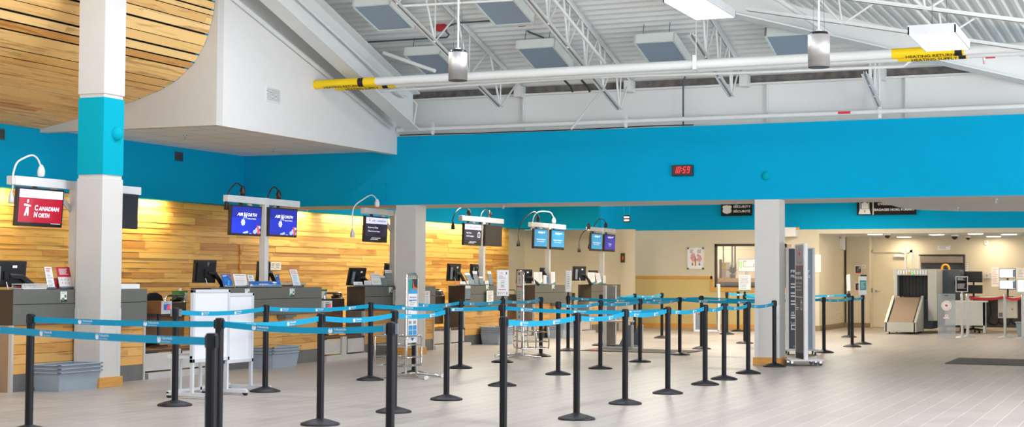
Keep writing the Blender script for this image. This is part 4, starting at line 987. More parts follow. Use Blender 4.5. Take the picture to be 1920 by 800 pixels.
def d_form(m, F, w, h):
    rect(m, F, 0, 0, w, h, 'paper', 1); lines(m, F, w * .1, h * .8, w * .9, h * .9, 1, 'print_red', 2, .3); lines(m, F, w * .1, h * .55, w * .92, h * .76, 4, 'print_grey', 2, .2, 8); lines(m, F, w * .1, h * .46, w * .9, h * .52, 1, 'print_red', 2, .4); lines(m, F, w * .1, h * .2, w * .9, h * .44, 5, 'print_grey', 2, .2, 3)
    poly(m, F, [(w * .5, h * .06), (w * .98, h * .18), (w * .98, h * .04)], 'print_orange', 3)
def d_air(m, F, w, h):
    rect(m, F, 0, 0, w, h, 'print_slate', 1); rect(m, F, 0, h * .82, w, h, 'paper', 2); leaf(m, F, w * .16, h * .91, w * .08, 'print_red', 4, False); rect(m, F, w * .3, h * .89, w * .86, h * .92, 'print_grey', 3)
    rect(m, F, 0, 0, w, h * .08, 'black_sign', 2); rect(m, F, 0, h * .4, w, h * .42, 'print_grey', 2); lines(m, F, w * .1, h * .46, w * .9, h * .78, 5, 'print_grey', 2, .18, 4); lines(m, F, w * .1, h * .12, w * .9, h * .38, 4, 'print_grey', 2, .18, 9)
def d_airwhite(m, F, w, h):
    rect(m, F, 0, 0, w, h, 'paper', 1); leaf(m, F, w * .16, h * .86, w * .08, 'print_red', 4, False); rect(m, F, w * .28, h * .84, w * .9, h * .88, 'print_grey', 3); rect(m, F, 0, h * .7, w, h * .715, 'print_grey', 3); rect(m, F, w * .16, h * .38, w * .8, h * .41, 'print_yellow', 3); lines(m, F, w * .16, h * .24, w * .9, h * .34, 2, 'print_grey', 3, .2); rect(m, F, 0, 0, w, h * .1, 'black_sign', 3)
def d_name(m, F, w, h):
    rect(m, F, 0, 0, w, h, 'paper', 1); leaf(m, F, w * .22, h * .5, h * .16, 'print_red', 3); lines(m, F, w * .42, h * .3, w * .92, h * .7, 2, 'print_slate', 2, .35)
def d_north(m, F, w, h):
    rect(m, F, 0, 0, w, h, 'print_sky', 1); rect(m, F, 0, h * .45, w, h, 'print_blue', 2); poly(m, F, [(0, 0), (w * .12, 0), (w * .08, h * .4), (w * .03, h * .55), (0, h * .3)], 'paper', 3)
    M = lift(F, 4)
    m.text('AIR', w * .27, h * .36, h * .34, 'paper', M, bold=.03, shear=.2, w=w * .1); m.text('N', w * .375, h * .2, h * .66, 'paper', M, bold=.03, shear=.2, w=w * .06); m.text('ORTH', w * .44, h * .36, h * .34, 'paper', M, bold=.03, shear=.2, w=w * .15); m.text('Yukon\'s Airline', w * .6, h * .34, h * .2, 'paper', M, w=w * .23, bold=.02)
    poly(m, F, [(w * .72, h * .8), (w * .8, h * .98), (w * .9, h * .72), (w * .8, h * .6)], 'paper', 3); poly(m, F, [(w * .88, 0), (w, h * .25), (w, 0)], 'print_orange', 3)
def d_teal(m, F, w, h):
    rect(m, F, 0, 0, w, h, 'paper', 1); poly(m, F, [(0, 0), (w, 0), (w, h * .24), (w * .3, h * .1)], 'print_teal', 2); lines(m, F, w * .2, h * .3, w * .85, h * .9, 9, 'print_grey', 2, .2, 12)
def d_sheet(m, F, w, h):
    rect(m, F, 0, 0, w, h, 'paper', 1); lines(m, F, w * .15, h * .84, w * .5, h * .88, 1, 'print_slate', 2, .4); lines(m, F, w * .12, h * .1, w * .9, h * .75, 12, 'print_grey', 2, .15, 15)
leaflet('tall white printed leaflet leaning on the first desk', -12.0, 13.921, 14.050, 0.275, R(14), d_plain(1))
leaflet('red-topped white leaflet leaning beside the tall column', -12.0, 14.130, 14.362, 0.275, R(14), d_redtop)
leaflet('blue leaflet with an orange plane, left on the second desk', -12.13, 17.700, 17.937, 0.200, R(16), d_blue)
leaflet('white leaflet with orange corner on the second desk', -12.13, 17.991, 18.316, 0.203, R(16), d_form)
leaflet('grey leaflet with a violet stripe, partly behind the blue desk sign', -12.16, 18.403, 18.556, 0.190, R(16), d_plain(5,'print_grey','print_blue'))
leaflet('wide blue airline desk sign lying along the front of second desk', -12.07, 18.281, 19.107, 0.097, R(20), d_north)
leaflet('dark blue leaflet behind the right end of the blue desk sign', -12.2, 19.194, 19.298, 0.197, R(12), d_blue)
leaflet('tall white leaflet with blue print near the right end of second desk', -12.13, 19.547, 19.763, 0.287, R(18), d_plain(9,'print_sky','print_orange'))
leaflet('small white name card with red mark on the third desk', -12.14, 21.415, 21.718, 0.086, R(14), d_name)
leaflet('small white box of cards on the third desk', -12.16, 21.790, 22.046, 0.102, R(2), d_sheet)
leaflet('white leaflet with red mark and yellow line on third desk', -12.14, 22.028, 22.363, 0.225, R(12), d_airwhite)
leaflet('short grey leaflet between two taller ones on third desk', -12.17, 22.428, 22.590, 0.186, R(12), d_air)
leaflet('tall grey leaflet with white head beside the mast of third desk', -12.17, 22.609, 22.861, 0.290, R(12), d_air)
leaflet('small white name card with red mark on the fourth desk', -12.36, 25.910, 26.149, 0.083, R(10), d_name)
leaflet('grey card holder beside the name card on the fourth desk', -12.38, 26.192, 26.337, 0.094, R(6), d_plain(20,'print_slate','print_slate'))
leaflet('widest grey leaflet with white head leaning on the fourth desk', -12.38, 26.386, 26.645, 0.283, R(28), d_air)
leaflet('tall grey leaflet with white head left of the fourth mast', -12.4, 26.688, 26.888, 0.293, R(14), d_air)
leaflet('short grey leaflet in front of the fourth mast', -12.38, 26.870, 27.035, 0.182, R(10), d_air)
leaflet('grey leaflet with white head right of the fourth mast', -12.4, 27.362, 27.544, 0.291, R(12), d_air)
leaflet('white box of forms right behind the fourth mast', -12.42, 27.174, 27.380, 0.096, R(2), d_sheet)
leaflet('tall white sheet holder at the left of the fifth desk', -12.42, 29.715, 30.016, 0.283, R(2), d_sheet)
leaflet('tall leaflet with teal foot beside the white sheets on fifth desk', -12.42, 30.031, 30.199, 0.285, R(2), d_teal)
leaflet('short white leaflet in front of the fifth mast', -12.42, 30.260, 30.445, 0.216, R(2), d_sheet)
leaflet('short blue printed leaflet in front of the fifth mast', -12.44, 30.494, 30.588, 0.218, R(2), d_blue)
leaflet('white leaflet with teal foot right of the fifth mast', -12.42, 30.711, 30.949, 0.290, R(2), d_teal)
leaflet('white sheets in a holder at the left of the sixth desk', -12.55, 33.387, 33.880, 0.295, R(4), d_teal)
leaflet('white leaflet with teal foot leaning left, on the sixth desk', -12.56, 34.037, 34.356, 0.285, R(12), d_teal)
leaflet('white leaflet leaning right of the sixth mast', -12.58, 34.487, 34.698, 0.223, R(2), d_sheet)
leaflet('grey leaflet pocket hanging on the left front of the fourth desk', -12.315, 26.045, 26.274, 0.288, R(0), d_air, 'leaflet pockets on the desk fronts', 0.870, 'alu', False)
leaflet('white framed card hanging on the front of fourth desk', -12.27, 26.937, 27.258, 0.228, R(0), d_plain(31,'print_dark','print_grey'), 'leaflet pockets on the desk fronts', 0.827, 'alu', False)
leaflet('white leaflet holder hanging left of the column on third desk', -12.12, 22.731, 22.926, 0.257, R(0), d_plain(33,'print_grey','print_grey'), 'leaflet pockets on the desk fronts', 0.840, 'alu', False)
leaflet('white poster card hanging right of the column under the wall', -12.12, 23.946, 24.137, 0.287, R(0), d_plain(35,'print_sky','print_slate'), 'leaflet pockets on the desk fronts', 0.783, 'alu', False)
# stickers on the desk fronts
def sticker(label, x, y0, y1, z0, z1, proj=.0):
    w, h = y1 - y0, z1 - z0
    m = MB(); m.box(0, .003, y0, y1, z0, z1, 'paper'); F = face((.003, y0, z0), (0, 1, 0), (0, 0, 1)); rect(m, F, .005, h * .55, w - .005, h - .005, 'paper', 1); lines(m, F, w * .1, h * .72, w * .9, h * .92, 2, 'print_green', 2, .3); rect(m, F, w * .58, h * .4, w * .9, h * .68, 'print_slate', 2); rect(m, F, 0, 0, w, h * .22, 'print_dark', 2); poly(m, F, [(w * .1, h * .1), (w * .2, h * .36), (w * .42, h * .42), (w * .6, h * .28), (w * .5, h * .06)], 'print_green', 3)
    tag(m.build('sticker', loc=(x, 0, 0)), label, 'sticker', 'small green stickers on the desk fronts')
sticker('green sticker on the first desk below the red leaflet', -11.869, 13.983, 14.095, 1.010, 1.132)
sticker('green sticker at the middle of the second desk', -12.029, 18.072, 18.188, 1.030, 1.140)
sticker('green sticker at the right part of the second desk', -12.029, 19.268, 19.395, 1.018, 1.138)
sticker('green sticker on the third desk below the tall grey leaflet', -12.129000000000001, 22.594, 22.719, 1.025, 1.143)
sticker('green sticker on the fourth desk', -12.319, 27.007, 27.135, 1.054, 1.165)
sticker('green sticker on the fifth desk', -12.389000000000001, 30.678, 30.827, 1.042, 1.160)
# white basket, red stapler-like dispenser, small cards
t = thing('basket', 'white slotted plastic basket on the first desk, left of the leaflets', 'basket', (-12.0, 13.608, ZT)); w = 0.204
m = MB()
for (a, b, c, d) in ((.07, .076, -w, w), (-.076, -.07, -w, w), (-.076, .076, -w, -w + .006), (-.076, .076, w - .006, w)):
    m.box(a, b, c, d, 0, .018, 'white_plastic'); m.box(a, b, c, d, .055, .066, 'white_plastic')
m.box(-.076, .076, -w, w, 0, .005, 'white_plastic'); m.box(-.084, .084, -w - .01, w + .01, .06, .068, 'white_plastic')
n = 24
for k in range(n + 1):
    y = -w + k * (2 * w) / n
    for a in (.07, -.076): m.box(a, a + .006, y - .004, y + .004, .015, .06, 'white_plastic')
m.build('basket_body', t)
for k, (y, c) in enumerate(((-.8, 'print_red'), (-.7, 'print_green'), (-.62, 'print_red'), (-.5, 'print_green'))):
    m = MB(); m.lathe([(.005, 0), (.018, .006), (.024, .02), (.018, .036), (.004, .042)], c, 10); tag(m.build('sweet', loc=(-12.0 + .02 * (k % 2), t.location.y + y * w, ZT + .006)), ('red' if c[6:] == 'red' else 'green') + ' wrapped sweet in the white basket, ' + ('at its left end', 'second from its left end', 'third from its left end', 'nearest its middle')[k], 'sweet', 'wrapped sweets in the white basket')
t = thing('tape_dispenser', 'red dispenser between the two leaflets on the first desk', 'dispenser', (-12.1, 14.196, ZT))
m = MB(); m.cyl((-.03, 0, .085), (.03, 0, .085), .045, 'print_red', 18); m.box(-.035, .035, -.07, .075, 0, .06, 'print_red', top=.8); m.build('dispenser_body', t, .004); m = MB(); m.cyl((-.012, 0, .085), (.034, 0, .085), .024, 'print_skin', 14); m.build('tape_roll', t)
m = MB(); m.box(-.1, .1, -.2, .2, 0, .06, 'paper'); tag(m.build('paper_stack', loc=(-12.05, 15.37, ZT)), 'white paper tray on the first desk right of the column', 'paper tray')
m = MB(); m.box(-.004, 0, 23.885, 24.246, 1.434, 1.584, 'paper'); F = face((0, 23.913, 1.444), (0, 1, 0), (0, 0, 1)); lines(m, F, .0, .02, .12, .11, 3, 'print_slate', 1, .35); lines(m, F, .16, .02, .29, .11, 3, 'print_slate', 1, .35, 4); tag(m.build('wall_notice', loc=(WX - .245, 0, 0)), 'small white notice on the timber wall above second desk', 'notice')
t = thing('printer', 'beige printer on a back shelf seen over the second desk', 'printer', (-13.8, 21.998, .95)); m = MB(); m.box(-.2, .2, -.26, .26, 0, .22, 'dark_smoked'); m.build('printer_body', t, .01); m = MB(); m.box(-.22, .22, -.28, .28, .22, .26, 'box_cream'); m.build('lid', t, .006); m = MB(); m.box(.2, .23, -.2, .2, .03, .1, 'black_plastic'); m.build('paper_slot', t)
m = MB(); m.box(-14.2, -13.45, 20.603, 22.784, 0, .95, 'cardboard'); tag(m.build('back_counter'), 'low brown back counter behind the second desk', 'counter')

# stacked tubs
def tubs(x1, y0, n, where, ly=.74, lx=.44):
    names = {3: ['bottom', 'middle', 'top'], 4: ['bottom', 'second lowest', 'second highest', 'top']}[n]
    first = None
    for k in range(n):
        lb = 'grey plastic tub, %s of the stack %s' % (names[k], where); loc = (x1 - lx / 2, y0 + ly / 2, k * .043)
        if first is None:
            t = first = thing('grey_tub', lb, 'tub', loc, 0, 'stacked grey tubs')
            m = MB(); h = .21; a, b = lx / 2, ly / 2; ca, cb = a - .045, b - .05; g = .006
            o = [(-ca, -cb, 0), (ca, -cb, 0), (ca, cb, 0), (-ca, cb, 0), (-a + .02, -b + .02, h), (a - .02, -b + .02, h), (a - .02, b - .02, h), (-a + .02, b - .02, h)]
            m.add(o, [(3, 2, 1, 0), (0, 1, 5, 4), (1, 2, 6, 5), (2, 3, 7, 6), (3, 0, 4, 7)], 'grey_tub')
            i = [(p[0] * .97, p[1] * .97, p[2] + g) for p in o]
            m.add(i, [(0, 1, 2, 3), (4, 5, 1, 0), (5, 6, 2, 1), (6, 7, 3, 2), (7, 4, 0, 3)], 'grey_tub'); m.build('tub_shell', t)
            m = MB()
            for (p, q, r_, s_) in ((-a, a, -b, -b + .035), (-a, a, b - .035, b), (-a, -a + .035, -b, b), (a - .035, a, -b, b)): m.box(p, q, r_, s_, h - .004, h + .008, 'grey_tub')
            m.build('rim', t, .003)
        else: dup(first, loc, None, lb)
tubs(-11.452, 13.521 - .02, 3, 'at the foot of the tall left column', .76, .44)
tubs(-11.675, 18.288, 3, 'before the second desk', .74, .44)
tubs(-11.86, 26.666, 4, 'before the fourth desk', .74, .44)
tubs(-11.95, 30.289, 4, 'before the fifth desk', .74, .44)

# white mobile display boards
def board(label, x, y0, y1, z0, z1):
    t = thing('display_board', label, 'display board', (x, (y0 + y1) / 2, 0), 0, 'white mobile display boards'); w = (y1 - y0) / 2
    m = MB(); m.box(-.025, .0, -w + .02, w - .02, z0 + .03, z1 - .03, 'white_board'); m.build('panel', t)
    m = MB()
    for (a, b, c, d) in ((-w, w, z1 - .035, z1), (-w, w, z0, z0 + .04), (-w, -w + .035, z0, z1), (w - .035, w, z0, z1)): m.box(-.035, .01, a, b, c, d, 'white_frame')
    m.build('panel_frame', t, .003)
    for s in (-1, 1):
        m = MB(); m.box(-.03, .005, s * (w - .02) - .016, s * (w - .02) + .016, .03, z0, 'white_frame'); m.build('leg', t)
        m = MB(); m.box(-.33, -.3, s * (w - .09) - .014, s * (w - .09) + .014, .03, .46, 'white_frame'); m.build('leg', t)
        m = MB(); m.box(-.33, .26, s * (w - .02) - .02, s * (w - .02) + .02, .03, .065, 'white_frame'); m.build('foot', t)
        for q in (-.31, .24):
            m = MB(); m.cyl((q, s * (w - .02) - .016, .022), (q, s * (w - .02) + .016, .022), .022, 'black_plastic', 14); m.build('caster', t)
    m = MB(); m.box(-.33, -.3, -w, w, .43, .47, 'white_frame'); m.box(-.3, 0, -w, -w + .03, .43, .46, 'white_frame'); m.box(-.3, 0, w - .03, w, .43, .46, 'white_frame'); m.build('cross_rail', t)
    m = MB(); m.box(-.33, -.3, -w, w, .05, .08, 'white_frame'); m.build('lower_rail', t)
    for k in (-.33, .33):
        m = MB(); m.box(-.325, -.305, k * w - .012, k * w + .012, .06, .45, 'white_frame'); m.build('rail_post', t)
    return t
board('white display board on legs, the nearer and taller-looking one', -9.6, 13.43, 14.119, 0.387, 1.175)
board('white display board on legs, standing behind to the right', -9.7, 14.208, 14.753, 0.337, 1.13)

# chrome hoop stands with bag baskets
def hoop(label, x, y, rz, draw, w=.34, H=1.36):
    t = thing('bag_size_stand', label, 'bag size stand', (x, y, 0), rz, 'chrome bag size stands')
    h = w / 2; c = 'chrome'
    m = MB(); m.tube([(0, -h, .03), (0, -h, H - .07), (0, -h + .02, H - .02), (0, -h + .07, H), (0, h - .07, H), (0, h - .02, H - .02), (0, h, H - .07), (0, h, .03)], .018, c, 12); m.build('hoop', t)
    m = MB(); m.box(-.012, .012, -h + .03, h - .03, .46, H - .06, 'alu'); m.build('sign_panel', t)
    m = MB(); F = face((.0125, -h + .035, .465), (0, 1, 0), (0, 0, 1)); draw(m, F, w - .07, H - .53); m.build('sign_print', t)
    ring = lambda X, z0, z1, y0, y1: [(X, y0 + .04, z0), (X, y1 - .04, z0), (X, y1, z0 + .04), (X, y1, z1 - .04), (X, y1 - .04, z1), (X, y0 + .04, z1), (X, y0, z1 - .04), (X, y0, z0 + .04), (X, y0 + .04, z0)]
    for k in (.04, -.2, -.42):
        m = MB(); m.tube(ring(k, .16, .55, -h - .06, h + .06), .011, c, 8); m.build('basket_ring', t)
    for z in (.27, .43):
        m = MB(); m.tube([(.04, -h - .06, z), (-.42, -h - .06, z), (-.42, h + .06, z), (.04, h + .06, z), (.04, -h - .06, z)], .007, c, 8); m.build('basket_rail', t)
    for z in (.16, .55):
        for s in (-1, 1):
            m = MB(); m.cyl((.04, s * (h + .02), z), (-.42, s * (h + .02), z), .009, c, 8); m.build('basket_rail', t)
    for s in (-1, 1):
        m = MB(); m.tube([(-.3, s * .2, .02), (-.2, s * .2, .025), (-.08, s * h, .05), (.06, s * h, .05), (.2, s * .26, .03), (.34, s * .26, .02)], .018, c, 10); m.build('foot', t)
        m = MB(); m.cyl((.34, s * .26 - .02, .025), (.34, s * .26 + .02, .025), .025, 'white_plastic', 14); m.build('foot_cap', t)
    m = MB(); m.cyl((0, -h, .05), (0, h, .05), .014, c, 8); m.build('cross_bar', t)
def d_carry(m, F, w, h):
    rect(m, F, 0, 0, w, h, 'paper', 1); rect(m, F, 0, h * .77, w, h, 'print_teal', 2); poly(m, F, [(0, h * .77), (w, h * .77), (w, h * .83), (w * .5, h * .86), (0, h * .81)], 'print_sky', 3); rect(m, F, w * .4, h * .86, w, h, 'print_dark', 3)
    poly(m, F, [(w * .42, h * .98), (w * .5, h * .97), (w * .62, h * .88), (w * .98, h * .86), (w * .9, h * .83), (w * .5, h * .84)], 'print_orange', 4)
    m.text('Your carry-on', w * .12, h * .7, h * .042, 'print_blue', lift(F, 3), w=w * .76, bold=.02); m.text('baggage allowance', w * .08, h * .655, h * .042, 'print_blue', lift(F, 3), w=w * .84, bold=.02); lines(m, F, w * .18, h * .57, w * .85, h * .63, 2, 'print_grey', 3, .3)
    lines(m, F, w * .05, h * .5, w * .42, h * .53, 1, 'print_blue', 3, .4); lines(m, F, w * .56, h * .5, w * .95, h * .53, 1, 'print_blue', 3, .4)
    rect(m, F, w * .14, h * .37, w * .32, h * .44, 'print_orange', 3); rect(m, F, w * .2, h * .44, w * .22, h * .48, 'print_slate', 3); rect(m, F, w * .62, h * .4, w * .8, h * .44, 'print_orange', 3)
    for k in range(3):
        rect(m, F, w * (.08 + .1 * k), h * .29, w * (.14 + .1 * k), h * .34, 'print_slate', 3); rect(m, F, w * (.58 + .1 * k), h * .29, w * (.64 + .1 * k), h * .34, 'print_slate', 3)
    for a in (.05, .52):
        for b in (.12, .2): rect(m, F, w * a, h * b, w * (a + .42), h * (b + .07), 'print_sky', 3); lines(m, F, w * (a + .03), h * (b + .01), w * (a + .4), h * (b + .06), 3, 'print_slate', 4, .2, 3)
    poly(m, F, [(w * .3, h * .07), (w * .7, h * .07), (w * .45, h * .02)], 'print_blue', 3)
def d_carry2(m, F, w, h):
    rect(m, F, 0, 0, w, h, 'panel_frame', 1); rect(m, F, 0, h * .82, w, h, 'paper', 2); leaf(m, F, w * .5, h * .91, w * .16, 'print_red', 3); rect(m, F, 0, h * .78, w, h * .8, 'print_red', 3); lines(m, F, w * .15, h * .45, w * .85, h * .7, 6, 'print_grey', 3, .3, 4)
    for k in range(3): rect(m, F, w * .3, h * (.1 + k * .1), w * .7, h * (.16 + k * .1), 'print_grey', 3)
hoop('chrome hoop stand with a carry-on baggage poster and empty basket', -9.063, 17.522, R(2), d_carry)
hoop('chrome hoop stand turned edge-on before the fifth desk', -9.749, 22.746, R(218), d_carry2, .4, 1.42)

# grey bag gauge frames
def gauge(label, x, y, rz, slab=True):
    t = thing('bag_gauge', label, 'bag gauge', (x, y, 0), rz, 'grey bag gauge frames')
    m = MB(); m.box(-.02, .02, -.16, .16, 0, 1.16, 'dark_smoked'); m.build('slab', t)
    for s in (-1, 1):
        m = MB(); m.box(-.03, .03, s * .175 - .018, s * .175 + .018, 0, 1.18, 'alu'); m.build('upright', t)
        m = MB(); m.box(0, .62, s * .175 - .018, s * .175 + .018, 0, .05, 'alu'); m.build('base_rail', t)
        m = MB(); m.box(.58, .62, s * .175 - .018, s * .175 + .018, .05, .45, 'alu'); m.prism([(.3, .05), (.58, .05), (.58, .45), (.52, .45)], lambda a, b, d: (a, d, b), s * .175 - .004, s * .175 + .004, 'clip_grey'); m.build('side_plate', t)
    m = MB(); m.box(.58, .62, -.16, .16, .0, .05, 'alu'); m.box(.02, .6, -.15, .15, .06, .075, 'clip_grey'); m.build('tray', t)
    m = MB(); m.box(.02, .45, -.15, .15, .5, .53, 'alu'); m.box(.38, .42, -.15, -.12, .05, .5, 'clip_grey'); m.box(.38, .42, .12, .15, .05, .5, 'clip_grey'); m.build('upper_tray', t)
gauge('grey bag gauge frame with a dark slab beside the sixth desk', -9.55, 26.557, R(-12))
gauge('slim grey bag gauge frame edge-on under the office window', -10.158, 36.231, R(-160))

# airline sign totems on casters
def totem(label, x, y, rz, w, H, front, th=.07):
    t = thing('sign_totem', label, 'sign totem', (x, y, 0), rz, 'airline sign totems on casters'); h = w / 2
    m = MB(); m.box(-h - .06, h + .06, -.26, .26, .075, .1, 'white_frame'); m.build('base_plate', t, .004)
    for a in (-h, 0, h):
        for b in (-.22, .22):
            m = MB(); m.cyl((a - .012, b, .03), (a + .012, b, .03), .03, 'black_plastic', 14); m.box(a - .02, a + .02, b - .015, b + .015, .04, .076, 'chrome'); m.build('caster', t)
    m = MB(); m.box(-h + .02, h - .02, -th * .4, th * .4, .1, H - .01, 'print_slate'); m.build('panel', t)
    for s in (-1, 1):
        m = MB(); m.cyl((s * (h - .01), 0, .1), (s * (h - .01), 0, H), th / 2, 'alu_paper', 20); m.build('edge_profile', t)
    m = MB(); m.box(-h + .02, h - .02, -th * .42, th * .42, H - .02, H, 'alu'); m.build('top_cap', t)
    m = MB(); F = face((-h + .02, -th * .4 - .001, .1), (1, 0, 0), (0, 0, 1)); front(m, F, w - .04, H - .12); m.build('print', t)
def d_tot1(m, F, w, h):
    rect(m, F, 0, 0, w, h, 'print_dark' if 0 else 'cabinet_dark', 1); rect(m, F, 0, h * .82, w, h, 'print_grey', 2); leaf(m, F, w * .5, h * .92, w * .2, 'print_red', 3); m.text('AIR CANADA', w * .5, h * .84, h * .02, 'print_dark', lift(F, 3), 'C', w=w * .6); rect(m, F, 0, h * .815, w, h * .822, 'print_red', 3); rect(m, F, 0, 0, w, h * .05, 'black_sign', 2)
    for k, (a, b) in enumerate((('PRIORITY', .74), ('PRIORITAIRE', .7))): m.text(a, w * .06, h * b, h * .032, 'paper', lift(F, 3), w=w * (.6 + .2 * k), bold=.02)
    lines(m, F, w * .06, h * .58, w * .9, h * .67, 3, 'print_grey', 3, .4, 3); rect(m, F, w * .06, h * .54, w * .94, h * .545, 'paper', 3); m.text('All', w * .06, h * .46, h * .03, 'paper', lift(F, 3)); lines(m, F, w * .06, h * .42, w * .5, h * .45, 2, 'paper', 3, .4)
    for a in ((.66, .43, .84, .44), (.66, .49, .84, .5), (.66, .43, .69, .5), (.81, .43, .84, .5), (.72, .5, .78, .52)): rect(m, F, w * a[0], h * a[1], w * a[2], h * a[3], 'paper', 3)
def d_tot2(m, F, w, h):
    rect(m, F, 0, 0, w, h, 'print_slate', 1); rect(m, F, 0, 0, w * .36, h, 'cabinet_dark', 2); rect(m, F, w * .36, 0, w, h, 'panel_blue', 2)
    M = lift(F, 3)
    for s, v, z in (('PRIORITY', .76, .04), ('PRIORITAIRE', .71, .04)): m.text(s, w * .1, h * v, h * z, 'paper', M, w=w * .8, bold=.02)
    for v in (.63, .6, .54, .51, .46, .43): lines(m, F, w * .1, h * v, w * .7, h * (v + .022), 1, 'paper', 3, .6, int(v * 100))
    m.text('All Super Elite', w * .1, h * .35, h * .03, 'paper', M, w=w * .7, bold=.01); lines(m, F, w * .1, h * .29, w * .6, h * .34, 2, 'paper', 3, .5); m.text('Latitude', w * .1, h * .25, h * .03, 'paper', M, w=w * .5); m.text('STAR ALLIANCE', w * .2, h * .012, h * .025, 'paper', M, w=w * .6)
    for a in ((.1, .19, .4, .2), (.1, .23, .4, .24), (.1, .19, .13, .24), (.37, .19, .4, .24)): rect(m, F, w * a[0], h * a[1], w * a[2], h * a[3], 'paper', 3)
totem('dark airline totem turned nearly edge-on, right of the column', -5.111, 22.93, R(-62), .5, 1.864, d_tot1)
totem('blue-grey airline totem standing behind the edge-on one', -5.842, 26.126, R(18), .46, 1.872, d_tot2)

# floor mats
def fmat(label, x0, x1, y0, y1, m_):
    m = MB(); m.box(x0, x1, y0, y1, .001, .012, m_); o = m.build('floor_mat', None, .004); tag(o, label, 'mat')
    return o
o = fmat('long dark runner mat lying between the middle belts', -9.675, -7.698, 25.309, 25.309 + 1.1, 'mat_brown')
m = MB(); m.box(o.data.vertices[0].co.x * 0 + -9.632, -9.503, 25.309 + .3, 25.309 + .7, .0122, .0135, 'red_box'); mm = m.build('printed_patch', o)
o = fmat('dark grey entrance mat lying on the floor at the right', -3.169, 1.2, 24.4, 26.201, 'mat_black')

# ------------------------------------------------------------------ things on the walls
t = thing('digital_clock', 'black digital clock with red figures on the blue wall', 'clock', (-6.906, HY, 2.93))
w, h = 0.345, 0.173
m = MB(); m.box(-w/2, w/2, -.06, 0, 0, h, 'black_plastic'); m.build('clock_case', t, .006)
m = MB(); F = face((-w/2, -.061, 0), (1, 0, 0), (0, 0, 1)); rect(m, F, w * .06, h * .18, w * .92, h * .88, 'clock_face', 1); m.build('clock_window', t)
m = MB()
SEG = {'1': 'bc', '0': 'abcdef', '5': 'afgcd', '9': 'abcdfg'}
def digit(ch, u, v, dw, dh):
    b = dw * .24; S = {'a': (0, dh - b, dw, dh), 'd': (0, 0, dw, b), 'g': (0, dh/2 - b/2, dw, dh/2 + b/2), 'f': (0, dh/2, b, dh), 'b': (dw - b, dh/2, dw, dh), 'e': (0, 0, b, dh/2), 'c': (dw - b, 0, dw, dh/2)}
    for s in SEG[ch]:
        a, c, e, f = S[s]; sk = .18
        poly(m, F, [(u + a + c * sk, v + c), (u + e + c * sk, v + c), (u + e + f * sk, v + f), (u + a + f * sk, v + f)], 'led_red', 3)
dh = h * .58; dw = w * .12
for ch, u in (('1', .1), ('0', .27), ('5', .52), ('9', .71)): digit(ch, w * u, h * .25, dw, dh)
for v in (.42, .64): poly(m, F, [(w * .46, h * v), (w * .49, h * v), (w * .495, h * (v + .08)), (w * .465, h * (v + .08))], 'led_red', 3)
m.build('digits', t)
m = MB(); M = Matrix.Translation((0, 0, 0)) @ Matrix.Rotation(PI / 2, 4, 'X'); m.lathe([(.07, 0), (.066, .025), (.045, .042), (.01, .05)], 'cyan_paint', 24, M); tag(m.build('alarm_dome', loc=(-5.575, 22.6, 2.909)), 'small blue painted alarm dome on the blue wall right of the clock', 'alarm')
def grille(label, loc, w, h, right, m_, back):
    t = thing('vent_grille', label, 'vent', loc); F = face((0, 0, 0), right, (0, 0, 1))
    m = MB(); m.add([(-w/2, 0, .002), (w/2, 0, .002), (w/2, h, .002), (-w/2, h, .002)], [(0, 1, 2, 3)], back, M=F); m.build('duct_opening', t)
    m = MB()
    def bar(a, b, c, d, k0, k1): m.box(a, b, c, d, k0, k1, m_, F)
    bar(-w/2 - .02, w/2 + .02, -.02, 0, 0, .012); bar(-w/2 - .02, w/2 + .02, h, h + .02, 0, .012); bar(-w/2 - .02, -w/2, 0, h, 0, .012); bar(w/2, w/2 + .02, 0, h, 0, .012); m.build('vent_frame', t)
    n = 9
    for k in range(n):
        m = MB(); z = h * (k + .5) / n; m.box(-w/2, w/2, z - h * .2 / n * 1.6, z + h * .2 / n * 1.6, .004, .01, m_, F); m.build('slat', t)
grille('white slatted vent on the plaster bulkhead face', (-12.0, 18.7, 3.896), 0.359, 0.181, (0, 1, 0), 'white_paint', 'clip_grey')
grille('dark slatted vent on the left blue wall under the soffit', (WX, 20.648, 3.257), 0.183, 0.116, (0, 1, 0), 'conduit', 'black_gap')
grille('dark slatted vent at the far left picture edge on blue wall', (WX, 16.451, 3.254), 0.138, 0.121, (0, 1, 0), 'conduit', 'black_gap')
def sprinkler(label, loc):
    t = thing('fire_sprinkler', label, 'sprinkler', loc, 0, 'ceiling sprinkler heads')
    m = MB(); m.lathe([(.03, -.012), (.035, -.006), (.035, 0), (.02, .001)], 'chrome', 14); m.build('escutcheon', t)
    m = MB(); m.cyl((0, 0, -.012), (0, 0, -.04), .009, 'chrome', 8); m.cyl((-.012, 0, -.03), (-.012, 0, -.06), .004, 'chrome', 6); m.cyl((.012, 0, -.03), (.012, 0, -.06), .004, 'chrome', 6); m.cyl((0, 0, -.06), (0, 0, -.063), .022, 'chrome', 12); m.build('sprinkler_nozzle', t)
for lb, p in (('sprinkler head under the blue wall soffit above the desks at the left', (-14.218, 23.336, 2.545)), ('sprinkler head under the blue wall soffit above the fourth screen mast', (-10.253, 23.175, 2.545)), ('sprinkler head under the blue wall soffit beside the shield sign', (-6.209, 23.207, 2.545)),
              ('sprinkler head under the widening soffit at the right, nearer one', (-2.291, 23.505, 2.545)), ('sprinkler head under the widening soffit at right, farther one', (-3.168, 26.121, 2.545)),
              ('sprinkler head in the tiled soffit near the column', (-13.656, 18.839, 3.465)), ('sprinkler head in the tiled soffit above second desk mast', (-13.657, 21.303, 3.465))): sprinkler(lb, p)
